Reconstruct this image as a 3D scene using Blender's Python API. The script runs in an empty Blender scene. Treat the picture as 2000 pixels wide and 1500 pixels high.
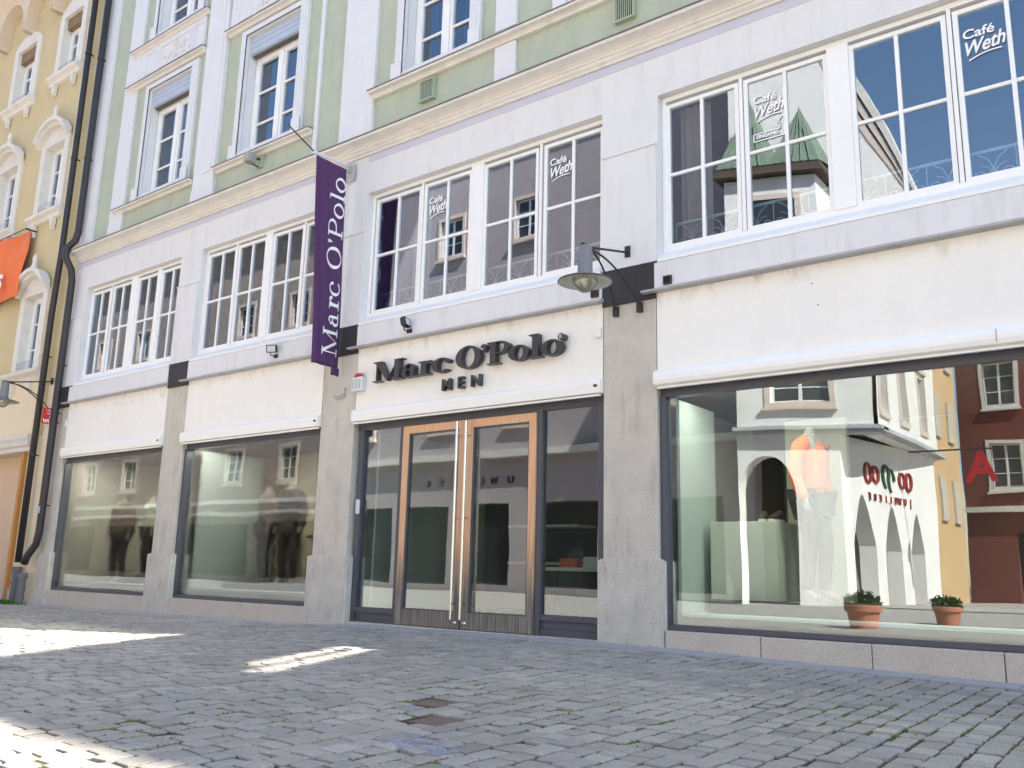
import bpy, math, random
import numpy as np
from mathutils import Vector, Matrix, noise
random.seed(7)
scene = bpy.context.scene
col = scene.collection
PI = math.pi
# ------------------------------------------------------------------ camera
cam_d = bpy.data.cameras.new('camera'); cam = bpy.data.objects.new('camera', cam_d); col.objects.link(cam)
yaw, pitch, roll = -0.658928, 0.207966, 0.0243184
cy_, sy_, cp_, sp_ = math.cos(yaw), math.sin(yaw), math.cos(pitch), math.sin(pitch)
f_ = Vector((sy_*cp_, cy_*cp_, sp_)); r_ = Vector((cy_, -sy_, 0)); u_ = r_.cross(f_)
c_, s_ = math.cos(roll), math.sin(roll)
R1 = c_*r_ + s_*u_; U1 = -s_*r_ + c_*u_
M = Matrix.Identity(4)
for i in range(3):
    M[i][0] = R1[i]; M[i][1] = U1[i]; M[i][2] = -f_[i]
M.translation = Vector((0, -9, .77))
cam.matrix_world = M
cam_d.sensor_width = 36; cam_d.lens = 31.305; cam_d.clip_end = 2000; cam_d.clip_start = .05
scene.camera = cam
# ------------------------------------------------------------------ light
SUN_EL = math.radians(48); SUN_AZ = math.atan2(.952, .305)      # from +y towards +x
sun_dir = Vector((math.sin(SUN_AZ)*math.cos(SUN_EL), math.cos(SUN_AZ)*math.cos(SUN_EL), math.sin(SUN_EL)))
sd = bpy.data.lights.new('sun', 'SUN'); sun = bpy.data.objects.new('sun', sd); col.objects.link(sun)
sd.energy = 4.0; sd.angle = math.radians(.53); sd.color = (1, .925, .80)
sun.rotation_euler = sun_dir.to_track_quat('Z', 'Y').to_euler(); sun.location = (0, 0, 30)
w = bpy.data.worlds.new('World'); scene.world = w; w.use_nodes = True
nt = w.node_tree; nt.nodes.clear()
sky = nt.nodes.new('ShaderNodeTexSky'); sky.sky_type = 'NISHITA'; sky.sun_disc = False
sky.sun_elevation = SUN_EL; sky.sun_rotation = SUN_AZ; sky.air_density = 1.0; sky.dust_density = .6; sky.ozone_density = 1.2
bg = nt.nodes.new('ShaderNodeBackground'); bg.inputs[1].default_value = .096
wo = nt.nodes.new('ShaderNodeOutputWorld')
hsv = nt.nodes.new('ShaderNodeHueSaturation'); hsv.inputs['Saturation'].default_value = 1.12; hsv.inputs['Value'].default_value = 1.0
warm = nt.nodes.new('ShaderNodeVectorMath'); warm.operation = 'MULTIPLY'; warm.inputs[1].default_value = (1.17, 1.03, .90)
nt.links.new(sky.outputs[0], hsv.inputs['Color']); nt.links.new(hsv.outputs[0], warm.inputs[0]); nt.links.new(warm.outputs[0], bg.inputs[0]); nt.links.new(bg.outputs[0], wo.inputs[0])
scene.view_settings.view_transform = 'Standard'; scene.view_settings.look = 'None'
scene.view_settings.exposure = 2.36; scene.view_settings.gamma = 1
scene.render.engine = 'CYCLES'
scene.cycles.max_bounces = 10; scene.cycles.diffuse_bounces = 4; scene.cycles.glossy_bounces = 5
scene.cycles.transparent_max_bounces = 16; scene.cycles.sample_clamp_indirect = 6

# ------------------------------------------------------------------ materials
MATS = {}
def mat(name, color, rough=.8, var=.08, scale=3.0, bump=.0, bscale=60, metal=0, spec=None, stain=None, stain_amt=.3, stain_scale=(1, 1, 1), fine=0.0, pits=0.0, zband=None):
    """plain surface: base colour varied by two noises, optional dirt with its own shape, optional fine bump"""
    if name in MATS: return MATS[name]
    m = bpy.data.materials.new(name); m.use_nodes = True; MATS[name] = m
    n = m.node_tree; b = n.nodes['Principled BSDF']; L = n.links.new
    b.inputs['Roughness'].default_value = rough; b.inputs['Metallic'].default_value = metal
    if spec is not None: b.inputs['Specular IOR Level'].default_value = spec
    tc = n.nodes.new('ShaderNodeTexCoord')
    geo = n.nodes.new('ShaderNodeNewGeometry')
    no = n.nodes.new('ShaderNodeTexNoise'); no.inputs['Scale'].default_value = scale; no.inputs['Detail'].default_value = 6; no.inputs['Roughness'].default_value = .65
    L(geo.outputs['Position'], no.inputs['Vector'])
    mr = n.nodes.new('ShaderNodeMapRange'); mr.inputs[1].default_value = .3; mr.inputs[2].default_value = .7
    mr.inputs[3].default_value = 1-var; mr.inputs[4].default_value = 1+var
    L(no.outputs[0], mr.inputs[0])
    mx = n.nodes.new('ShaderNodeVectorMath'); mx.operation = 'SCALE'; mx.inputs[0].default_value = color[:3]
    L(mr.outputs[0], mx.inputs['Scale'])
    out = mx.outputs[0]
    if fine:
        nf = n.nodes.new('ShaderNodeTexNoise'); nf.inputs['Scale'].default_value = 90; nf.inputs['Detail'].default_value = 3
        L(geo.outputs['Position'], nf.inputs['Vector'])
        mf = n.nodes.new('ShaderNodeMapRange'); mf.inputs[1].default_value = .3; mf.inputs[2].default_value = .7; mf.inputs[3].default_value = 1-fine; mf.inputs[4].default_value = 1+fine
        L(nf.outputs[0], mf.inputs[0])
        m2 = n.nodes.new('ShaderNodeVectorMath'); m2.operation = 'SCALE'; L(out, m2.inputs[0]); L(mf.outputs[0], m2.inputs['Scale']); out = m2.outputs[0]
    if pits:
        npn = n.nodes.new('ShaderNodeTexNoise'); npn.inputs['Scale'].default_value = 26; npn.inputs['Detail'].default_value = 5; npn.inputs['Roughness'].default_value = .75
        L(geo.outputs['Position'], npn.inputs['Vector'])
        mp_ = n.nodes.new('ShaderNodeMapRange'); mp_.inputs[1].default_value = .60; mp_.inputs[2].default_value = .70; mp_.inputs[3].default_value = 1; mp_.inputs[4].default_value = 1-pits
        L(npn.outputs[0], mp_.inputs[0])
        m3 = n.nodes.new('ShaderNodeVectorMath'); m3.operation = 'SCALE'; L(out, m3.inputs[0]); L(mp_.outputs[0], m3.inputs['Scale']); out = m3.outputs[0]
    if stain:
        mp = n.nodes.new('ShaderNodeMapping'); mp.inputs['Scale'].default_value = stain_scale
        L(geo.outputs['Position'], mp.inputs[0])
        ns = n.nodes.new('ShaderNodeTexNoise'); ns.inputs['Scale'].default_value = 2.2; ns.inputs['Detail'].default_value = 8; ns.inputs['Roughness'].default_value = .7
        L(mp.outputs[0], ns.inputs['Vector'])
        ms = n.nodes.new('ShaderNodeMapRange'); ms.inputs[1].default_value = .52; ms.inputs[2].default_value = .75; ms.inputs[3].default_value = 0; ms.inputs[4].default_value = stain_amt
        L(ns.outputs[0], ms.inputs[0])
        mc = n.nodes.new('ShaderNodeMix'); mc.data_type = 'RGBA'
        so = ms.outputs[0]
        if zband:      # grime line with its own height, e.g. drips from the ledge above
            sz = n.nodes.new('ShaderNodeSeparateXYZ'); L(geo.outputs['Position'], sz.inputs[0])
            mz = n.nodes.new('ShaderNodeMapRange'); mz.inputs[1].default_value = zband[0]; mz.inputs[2].default_value = zband[1]; mz.inputs[3].default_value = .12; mz.inputs[4].default_value = 1; L(sz.outputs[2], mz.inputs[0])
            mm = n.nodes.new('ShaderNodeMath'); mm.operation = 'MULTIPLY'; L(so, mm.inputs[0]); L(mz.outputs[0], mm.inputs[1]); so = mm.outputs[0]
        L(so, mc.inputs[0]); L(out, mc.inputs[6]); mc.inputs[7].default_value = (*stain[:3], 1); out = mc.outputs[2]
    L(out, b.inputs['Base Color'])
    if bump:
        nb = n.nodes.new('ShaderNodeTexNoise'); nb.inputs['Scale'].default_value = bscale; nb.inputs['Detail'].default_value = 4
        L(geo.outputs['Position'], nb.inputs['Vector'])
        bm = n.nodes.new('ShaderNodeBump'); bm.inputs['Strength'].default_value = bump; bm.inputs['Distance'].default_value = .01
        L(nb.outputs[0], bm.inputs['Height']); L(bm.outputs[0], b.inputs['Normal'])
    return m
def glass(name, refl, tint=(1, 1, 1), wave=.0, rough=.0):
    if name in MATS: return MATS[name]
    m = bpy.data.materials.new(name); m.use_nodes = True; MATS[name] = m
    n = m.node_tree; n.nodes.clear(); L = n.links.new
    o = n.nodes.new('ShaderNodeOutputMaterial'); mx = n.nodes.new('ShaderNodeMixShader')
    t = n.nodes.new('ShaderNodeBsdfTransparent'); t.inputs[0].default_value = (*tint, 1)
    g = n.nodes.new('ShaderNodeBsdfGlossy'); g.inputs['Roughness'].default_value = rough; g.inputs[0].default_value = (.86, .92, 1, 1)
    fr = n.nodes.new('ShaderNodeLayerWeight'); fr.inputs[0].default_value = .25
    mr = n.nodes.new('ShaderNodeMapRange'); mr.inputs[3].default_value = refl; mr.inputs[4].default_value = .95
    L(fr.outputs['Fresnel'], mr.inputs[0]); mr.inputs[1].default_value = .02
    L(mr.outputs[0], mx.inputs[0]); L(t.outputs[0], mx.inputs[1]); L(g.outputs[0], mx.inputs[2]); L(mx.outputs[0], o.inputs[0])
    if wave:
        geo = n.nodes.new('ShaderNodeNewGeometry')
        nb = n.nodes.new('ShaderNodeTexNoise'); nb.inputs['Scale'].default_value = 1.1; nb.inputs['Detail'].default_value = 1
        L(geo.outputs['Position'], nb.inputs['Vector'])
        bm = n.nodes.new('ShaderNodeBump'); bm.inputs['Strength'].default_value = 1; bm.inputs['Distance'].default_value = wave
        L(nb.outputs[0], bm.inputs['Height']); L(bm.outputs[0], g.inputs['Normal'])
    return m
WHITE = mat('white_plaster', (.68, .68, .69), .85, .03, 1.5, .15, 120, stain=(.40, .39, .39), stain_amt=.32, stain_scale=(2.2, 2.2, .45))
PIER = mat('pier_plaster', (.69, .685, .695), .85, .03, 1.2, .12, 120, stain=(.40, .38, .37), stain_amt=.35, stain_scale=(3, 3, .4))
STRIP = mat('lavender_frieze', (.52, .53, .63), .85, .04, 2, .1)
CORN = mat('cornice_stone', (.69, .665, .635), .8, .06, 2.5, .1, 80, stain=(.42, .33, .26), stain_amt=.4, stain_scale=(1.5, 3, 3))
FLASH = mat('weathered_flashing', (.20, .18, .18), .6, .15, 5, .0)
GREEN = mat('green_roughcast', (.42, .465, .37), .95, .06, 2.0, .5, 45, fine=.12, stain=(.30, .37, .26), stain_amt=.5, stain_scale=(1.5, 1.5, .5))
MOULD = mat('white_moulding', (.67, .675, .705), .75, .03, 3, .05, stain=(.5, .48, .48), stain_amt=.25, stain_scale=(4, 4, .6))
FRAME = mat('white_window_frame', (.82, .82, .81), .4, .02, 4)
SHUT = mat('blue_grey_shutter_box', (.42, .48, .60), .5, .03, 4)
PANEL = mat('cream_fascia_board', (.84, .82, .77), .7, .03, .8, .03, stain=(.34, .25, .15), stain_amt=.85, stain_scale=(2.2, 2, 1.0), zband=(3.84, 4.03))
PANELDIRT = mat('mouldy_fascia_board', (.84, .82, .77), .7, .03, .8, .03, stain=(.22, .17, .11), stain_amt=.95, stain_scale=(4, 3, 2.4), zband=(3.72, 4.02))
AWN = mat('white_awning_box', (.88, .87, .83), .35, .015, 5)
LEDGE = mat('grey_zinc_ledge', (.42, .42, .44), .5, .12, 5, .05, 40, stain=(.2, .18, .16), stain_amt=.4, stain_scale=(2, 6, 6))
CONC = mat('bush_hammered_concrete', (.55, .51, .445), .92, .10, 2.2, .8, 40, fine=.2, pits=.35, stain=(.20, .18, .16), stain_amt=.5, stain_scale=(3.5, 3.5, .6))
CONC2 = mat('plinth_concrete', (.54, .51, .45), .9, .12, 3.0, .8, 40, fine=.2, pits=.4, stain=(.20, .17, .12), stain_amt=.6, stain_scale=(6, 6, 1.2))
GRAN = mat('granite_plinth_slab', (.54, .475, .40), .8, .05, 3, .3, 90, fine=.2, stain=(.3, .26, .22), stain_amt=.3)
BLOCK = mat('dark_capital_paint', (.030, .028, .030), .7, .1, 6, .1)
ANTH = mat('anthracite_metal', (.075, .078, .095), .4, .05, 4)
ALU = mat('brushed_steel', (.62, .61, .60), .25, .04, 8, metal=1)
BLACKM = mat('black_iron', (.022, .022, .026), .55, .1, 9)
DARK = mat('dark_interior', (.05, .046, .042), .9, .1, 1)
INT = mat('interior_wall', (.22, .21, .19), .9, .05, 1)
INTL = mat('interior_light_panel', (.60, .60, .50), .8, .03, 1)
TEAL = mat('interior_screen', (.50, .58, .55), .6, .03, 1)
FLOOR = mat('shop_floor', (.15, .13, .115), .4, .1, 3)
EDGE = mat('window_shelf_edge', (.72, .80, .75), .3, .02, 3)
COBB = mat('cobble_granite', (.312, .290, .258), .78, .12, .9, .5, 60, fine=.22, stain=(.18, .165, .16), stain_amt=.4)
YEL = mat('yellow_roughcast', (.58, .48, .28), .95, .05, 1.2, .4, 45, fine=.08, stain=(.5, .38, .16), stain_amt=.45)
YTRIM = mat('pale_stone_trim', (.70, .67, .62), .8, .05, 2.5, .1, stain=(.5, .42, .33), stain_amt=.35)
YLOW = mat('cream_ground_floor', (.74, .63, .45), .9, .04, 1, .1)
PIPE = mat('downpipe_dark_brown', (.032, .028, .028), .5, .1, 5)
PIPEG = mat('cast_iron_grey', (.14, .14, .145), .7, .15, 8, .1)
BANNER = mat('purple_banner_cloth', (.075, .028, .105), .85, .04, 5)
INK = mat('white_print', (.85, .84, .86), .7, .01, 5)
LETTER = mat('charcoal_letter', (.040, .040, .044), .35, .05, 5)
RED = mat('red_enamel', (.55, .02, .025), .4, .04, 5)
ORANGE = mat('orange_banner_cloth', (.80, .17, .04), .8, .06, .9, stain=(.75, .28, .20), stain_amt=.6, stain_scale=(.8, .8, .8))
GL_UP = glass('upper_window_glass', .14, (.92, .95, .97), .0006)
GL_SHOP = glass('shop_window_glass', .125, (.90, .96, .93), .0012)
GL_DARK = glass('old_window_glass', .10, (.85, .88, .9), .0012)

# wood that greys towards its weathered foot (real weathering with its own edge)
def wood():
    m = bpy.data.materials.new('oiled_oak_door'); m.use_nodes = True; MATS['wood'] = m
    n = m.node_tree; b = n.nodes['Principled BSDF']; L = n.links.new; b.inputs['Roughness'].default_value = .45
    geo = n.nodes.new('ShaderNodeNewGeometry'); mp = n.nodes.new('ShaderNodeMapping'); mp.inputs['Scale'].default_value = (30, 30, 1.2)
    L(geo.outputs['Position'], mp.inputs[0])
    no = n.nodes.new('ShaderNodeTexNoise'); no.inputs['Scale'].default_value = 1.5; no.inputs['Detail'].default_value = 5; L(mp.outputs[0], no.inputs[0])
    cr = n.nodes.new('ShaderNodeValToRGB'); e = cr.color_ramp.elements
    e[0].position = .3; e[0].color = (.60, .33, .17, 1); e[1].position = .7; e[1].color = (.76, .46, .27, 1)
    L(no.outputs[0], cr.inputs[0])
    sx = n.nodes.new('ShaderNodeSeparateXYZ'); L(geo.outputs['Position'], sx.inputs[0])
    ad = n.nodes.new('ShaderNodeMath'); ad.operation = 'MULTIPLY_ADD'; ad.inputs[1].default_value = .5; L(no.outputs[0], ad.inputs[0]); L(sx.outputs[2], ad.inputs[2])
    mr = n.nodes.new('ShaderNodeMapRange'); mr.inputs[1].default_value = .65; mr.inputs[2].default_value = 1.45; mr.inputs[3].default_value = 1; mr.inputs[4].default_value = 0
    L(ad.outputs[0], mr.inputs[0])
    c2 = n.nodes.new('ShaderNodeValToRGB'); e = c2.color_ramp.elements; e[0].position = .35; e[0].color = (.10, .085, .07, 1); e[1].position = .65; e[1].color = (.25, .225, .19, 1)
    L(no.outputs[0], c2.inputs[0])
    mx = n.nodes.new('ShaderNodeMix'); mx.data_type = 'RGBA'; L(mr.outputs[0], mx.inputs[0]); L(cr.outputs[0], mx.inputs[6]); L(c2.outputs[0], mx.inputs[7])
    L(mx.outputs[2], b.inputs['Base Color'])
    return m
WOOD = wood()
def joint():
    m = bpy.data.materials.new('sandy_mossy_joint'); m.use_nodes = True
    n = m.node_tree; b = n.nodes['Principled BSDF']; L = n.links.new; b.inputs['Roughness'].default_value = 1
    geo = n.nodes.new('ShaderNodeNewGeometry'); no = n.nodes.new('ShaderNodeTexNoise'); no.inputs['Scale'].default_value = 2.4; no.inputs['Detail'].default_value = 6; no.inputs['Roughness'].default_value = .7
    L(geo.outputs['Position'], no.inputs['Vector'])
    cr = n.nodes.new('ShaderNodeValToRGB'); e = cr.color_ramp.elements
    e[0].position = .46; e[0].color = (.04, .035, .032, 1); e[1].position = .60; e[1].color = (.09, .125, .02, 1)
    e2 = cr.color_ramp.elements.new(.52); e2.color = (.07, .07, .045, 1)
    L(no.outputs[0], cr.inputs[0]); L(cr.outputs[0], b.inputs['Base Color'])
    return m
JOINT = joint()
def tiles(name, c1, c2, c3, sc, bw, bh, mortar=.02, rough=.85, axis='xy'):
    m = bpy.data.materials.new(name); m.use_nodes = True
    n = m.node_tree; b = n.nodes['Principled BSDF']; L = n.links.new; b.inputs['Roughness'].default_value = rough
    geo = n.nodes.new('ShaderNodeNewGeometry'); sx = n.nodes.new('ShaderNodeSeparateXYZ'); L(geo.outputs['Position'], sx.inputs[0])
    cb = n.nodes.new('ShaderNodeCombineXYZ')
    a, c = {'xy': (0, 1), 'xz': (0, 2), 'yz': (1, 2)}[axis]
    L(sx.outputs[a], cb.inputs[0]); L(sx.outputs[c], cb.inputs[1])
    br = n.nodes.new('ShaderNodeTexBrick'); br.inputs['Scale'].default_value = sc; br.inputs['Brick Width'].default_value = bw; br.inputs['Row Height'].default_value = bh
    br.inputs['Mortar Size'].default_value = mortar; br.inputs['Color1'].default_value = (*c1, 1); br.inputs['Color2'].default_value = (*c2, 1); br.inputs['Mortar'].default_value = (*c3, 1)
    L(cb.outputs[0], br.inputs['Vector']); L(br.outputs['Color'], b.inputs['Base Color'])
    return m

# ------------------------------------------------------------------ mesh helpers
class MB:
    def __init__(s): s.v = []; s.f = []; s.m = []; s.mi = 0
    def add(s, vs, fs):
        o = len(s.v); s.v += [tuple(v) for v in vs]; s.f += [tuple(i+o for i in f) for f in fs]; s.m += [s.mi]*len(fs); return s
    def box(s, x0, x1, y0, y1, z0, z1):
        vs = [(x, y, z) for x in (x0, x1) for y in (y0, y1) for z in (z0, z1)]
        return s.add(vs, [(0, 1, 3, 2), (4, 6, 7, 5), (0, 4, 5, 1), (2, 3, 7, 6), (0, 2, 6, 4), (1, 5, 7, 3)])
    def ring(s, x0, x1, z0, z1, wd, y0, y1, wz=None):
        wz = wz or wd      # rectangular picture-frame, mitred, in the xz plane
        o = [(x0, z0), (x1, z0), (x1, z1), (x0, z1)]; i = [(x0+wd, z0+wz), (x1-wd, z0+wz), (x1-wd, z1-wz), (x0+wd, z1-wz)]
        vs = [(a, y0, b) for a, b in o]+[(a, y0, b) for a, b in i]+[(a, y1, b) for a, b in o]+[(a, y1, b) for a, b in i]
        fs = []
        for k in range(4):
            j = (k+1) % 4
            fs += [(k, j, 4+j, 4+k), (8+j, 8+k, 12+k, 12+j), (k, 8+k, 8+j, j), (4+j, 12+j, 12+k, 4+k)]
        return s.add(vs, fs)
    def prism(s, poly, y0, y1, plane='xz'):
        n = len(poly)
        P = {'xz': lambda a, b, c: (a, c, b), 'xy': lambda a, b, c: (a, b, c), 'yz': lambda a, b, c: (c, a, b)}[plane]
        vs = [P(a, b, y0) for a, b in poly]+[P(a, b, y1) for a, b in poly]
        fs = [tuple(range(n)), tuple(range(2*n-1, n-1, -1))]+[(i, i+n, (i+1) % n+n, (i+1) % n) for i in range(n)]
        return s.add(vs, fs)
    def tube(s, pts, r, n=8, cap=True, r1=None):
        pts = [Vector(p) for p in pts]; m = len(pts); rings = []
        up = Vector((0, 0, 1)); prev = None
        for i, p in enumerate(pts):
            d = (pts[min(i+1, m-1)]-pts[max(i-1, 0)]).normalized()
            a = prev if prev is not None else (Vector((1, 0, 0)) if abs(d.z) > .9 else up)
            u = (a-d*a.dot(d)).normalized(); prev = u; v = d.cross(u)
            rr = r[i] if isinstance(r, (list, tuple)) else (r if r1 is None else r+(r1-r)*i/(m-1))
            rings.append([p+u*math.cos(t)*rr+v*math.sin(t)*rr for t in [2*PI*k/n for k in range(n)]])
        vs = [q for rg in rings for q in rg]
        fs = [(i*n+k, i*n+(k+1) % n, (i+1)*n+(k+1) % n, (i+1)*n+k) for i in range(m-1) for k in range(n)]
        if cap: fs += [tuple(range(n-1, -1, -1)), tuple((m-1)*n+k for k in range(n))]
        return s.add(vs, fs)
    def lathe(s, prof, cx, cy, n=24, z0=0, sx=1, sy=1):
        vs = []; fs = []
        for r, z in prof:
            vs += [(cx+r*sx*math.cos(2*PI*k/n), cy+r*sy*math.sin(2*PI*k/n), z0+z) for k in range(n)]
        for i in range(len(prof)-1):
            fs += [(i*n+k, i*n+(k+1) % n, (i+1)*n+(k+1) % n, (i+1)*n+k) for k in range(n)]
        return s.add(vs, fs)
    def sweep(s, prof, x0, x1, cap=True):      # profile (y,z) swept along x
        n = len(prof); vs = [(x0, y, z) for y, z in prof]+[(x1, y, z) for y, z in prof]
        fs = [(i, (i+1) % n, (i+1) % n+n, i+n) for i in range(n)]
        if cap: fs += [tuple(range(n-1, -1, -1)), tuple(range(n, 2*n))]
        return s.add(vs, fs)
    def wall(s, x0, x1, z0, z1, holes, y, t, back=True):
        """wall in the xz plane, front at y, thickness t behind it, rectangular holes with real reveals"""
        xs = sorted({x0, x1, *[h[0] for h in holes], *[h[1] for h in holes]}); xs = [x for x in xs if x0 <= x <= x1]
        zs = sorted({z0, z1, *[h[2] for h in holes], *[h[3] for h in holes]}); zs = [z for z in zs if z0 <= z <= z1]
        def solid(i, j):
            if not (0 <= i < len(xs)-1 and 0 <= j < len(zs)-1): return False
            a, b = (xs[i]+xs[i+1])/2, (zs[j]+zs[j+1])/2
            return not any(h[0] < a < h[1] and h[2] < b < h[3] for h in holes)
        for i in range(len(xs)-1):
            for j in range(len(zs)-1):
                if not solid(i, j): continue
                a, b, c, d = xs[i], xs[i+1], zs[j], zs[j+1]
                s.add([(a, y, c), (b, y, c), (b, y, d), (a, y, d)], [(0, 1, 2, 3)])
                s.add([(a, y+t, c), (b, y+t, c), (b, y+t, d), (a, y+t, d)], [(3, 2, 1, 0)])
                if not solid(i-1, j): s.add([(a, y, c), (a, y, d), (a, y+t, d), (a, y+t, c)], [(0, 1, 2, 3)])
                if not solid(i+1, j): s.add([(b, y, c), (b, y, d), (b, y+t, d), (b, y+t, c)], [(3, 2, 1, 0)])
                if not solid(i, j-1): s.add([(a, y, c), (b, y, c), (b, y+t, c), (a, y+t, c)], [(3, 2, 1, 0)])
                if not solid(i, j+1): s.add([(a, y, d), (b, y, d), (b, y+t, d), (a, y+t, d)], [(0, 1, 2, 3)])
        return s
    def build(s, name, mats, parent=None, bevel=0, smooth=False, rot=None):
        me = bpy.data.meshes.new(name)
        off = Vector((0, 0, 0)); p = parent
        while p is not None:
            off += p.location; p = p.parent
        me.from_pydata([(a-off.x, b-off.y, c-off.z) for a, b, c in s.v], [], s.f)
        if not isinstance(mats, (list, tuple)): mats = [mats]
        for m_ in mats: me.materials.append(m_)
        if len(mats) > 1: me.polygons.foreach_set('material_index', s.m)
        if smooth: me.polygons.foreach_set('use_smooth', [True]*len(me.polygons))
        me.update()
        o = bpy.data.objects.new(name, me); col.objects.link(o)
        if parent is not None: o.parent = parent
        if bevel:
            b = o.modifiers.new('bevel', 'BEVEL'); b.width = bevel; b.segments = 2; b.limit_method = 'ANGLE'; b.angle_limit = math.radians(40)
        return o
def fixn(o):
    import bmesh
    bm = bmesh.new(); bm.from_mesh(o.data); bmesh.ops.remove_doubles(bm, verts=bm.verts, dist=1e-5); bmesh.ops.recalc_face_normals(bm, faces=bm.faces); bm.to_mesh(o.data); bm.free(); return o
def thing(name, label, cat, loc=(0, 0, 0), group=None):
    o = bpy.data.objects.new(name, None); col.objects.link(o); o.location = loc; o.empty_display_size = .2
    o['label'] = label; o['category'] = cat
    if group: o['group'] = group
    return o
def tag(o, label, cat, group=None):
    o['label'] = label; o['category'] = cat
    if group: o['group'] = group
    return o
def struct(o, kind='structure'): o['kind'] = kind; return o
def text(name, s, size, loc, rot, m, parent, ext=.004, shear=0, bold=0, align='LEFT', sx=1):
    c = bpy.data.curves.new(name, 'FONT'); c.body = s; c.size = size; c.extrude = ext; c.shear = shear; c.offset = bold; c.align_x = align
    t = bpy.data.objects.new(name, c); col.objects.link(t)
    dg = bpy.context.evaluated_depsgraph_get(); me = bpy.data.meshes.new_from_object(t.evaluated_get(dg))
    bpy.data.objects.remove(t)
    mw = Matrix.Translation(loc) @ rot.to_4x4() @ Matrix.Diagonal((sx, 1, 1, 1))
    off = Vector((0, 0, 0)); p = parent
    while p is not None: off += p.location; p = p.parent
    me.transform(Matrix.Translation(-off) @ mw); me.materials.clear(); me.materials.append(m)
    o = bpy.data.objects.new(name, me); col.objects.link(o)
    if parent is not None: o.parent = parent
    return o
R_FRONT = Matrix.Rotation(PI/2, 3, 'X')                 # text standing in the xz plane, read from -y
R_FACEX = Matrix.Rotation(PI/2, 3, 'Z') @ Matrix.Rotation(PI/2, 3, 'X')      # read from +x

# ------------------------------------------------------------------ ground
def gz(x, y):
    xs = [-60, -19, -15, -10.7, -9.8, -5.6, -4.8, -3.1, -1.3, 40]; zs = [-.12, -.12, -.10, -.06, 0, .02, .01, -.03, -.06, -.08]
    b = np.interp(x, xs, zs)
    a = np.clip(-np.asarray(y, float), 0, 60)
    fall = np.where(a < 10, -.017*a, -.17+.02*np.minimum(a-10, 10))
    k = np.clip(a/8, 0, 1)
    return b*(1-k)+(-.05)*k+fall
def grid_sheet(name, xs, ys, dz, m):
    X, Y = np.meshgrid(xs, ys); Z = gz(X, Y)+dz
    nx = len(xs); ny = len(ys)
    vs = np.stack([X.ravel(), Y.ravel(), Z.ravel()], 1).tolist()
    fs = [(j*nx+i, j*nx+i+1, (j+1)*nx+i+1, (j+1)*nx+i) for j in range(ny-1) for i in range(nx-1)]
    me = bpy.data.meshes.new(name); me.from_pydata(vs, [], fs); me.materials.append(m)
    o = bpy.data.objects.new(name, me); col.objects.link(o); return struct(o)
grid_sheet('ground', np.concatenate([[-400, -200, -100, -60], np.arange(-50, -29, 2.0), np.arange(-28, 5, .3), np.arange(6, 41, 2.0), [60, 100, 200, 400]]), np.concatenate([[-400, -200, -100, -60, -40, -30], np.arange(-20, -9.5, 1.0), np.arange(-9, 1.3, .3), [12, 60, 400]]), -.0125, JOINT)
PAVE2 = tiles('far_cobbles', (.40, .38, .35), (.33, .31, .29), (.16, .14, .12), 1, .17, .14, .006)
grid_sheet('square_paving', np.arange(-60, 31, 2.0), np.concatenate([np.arange(-60, -9.5, 3.0), [-8.4]]), -.003, PAVE2)
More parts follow.
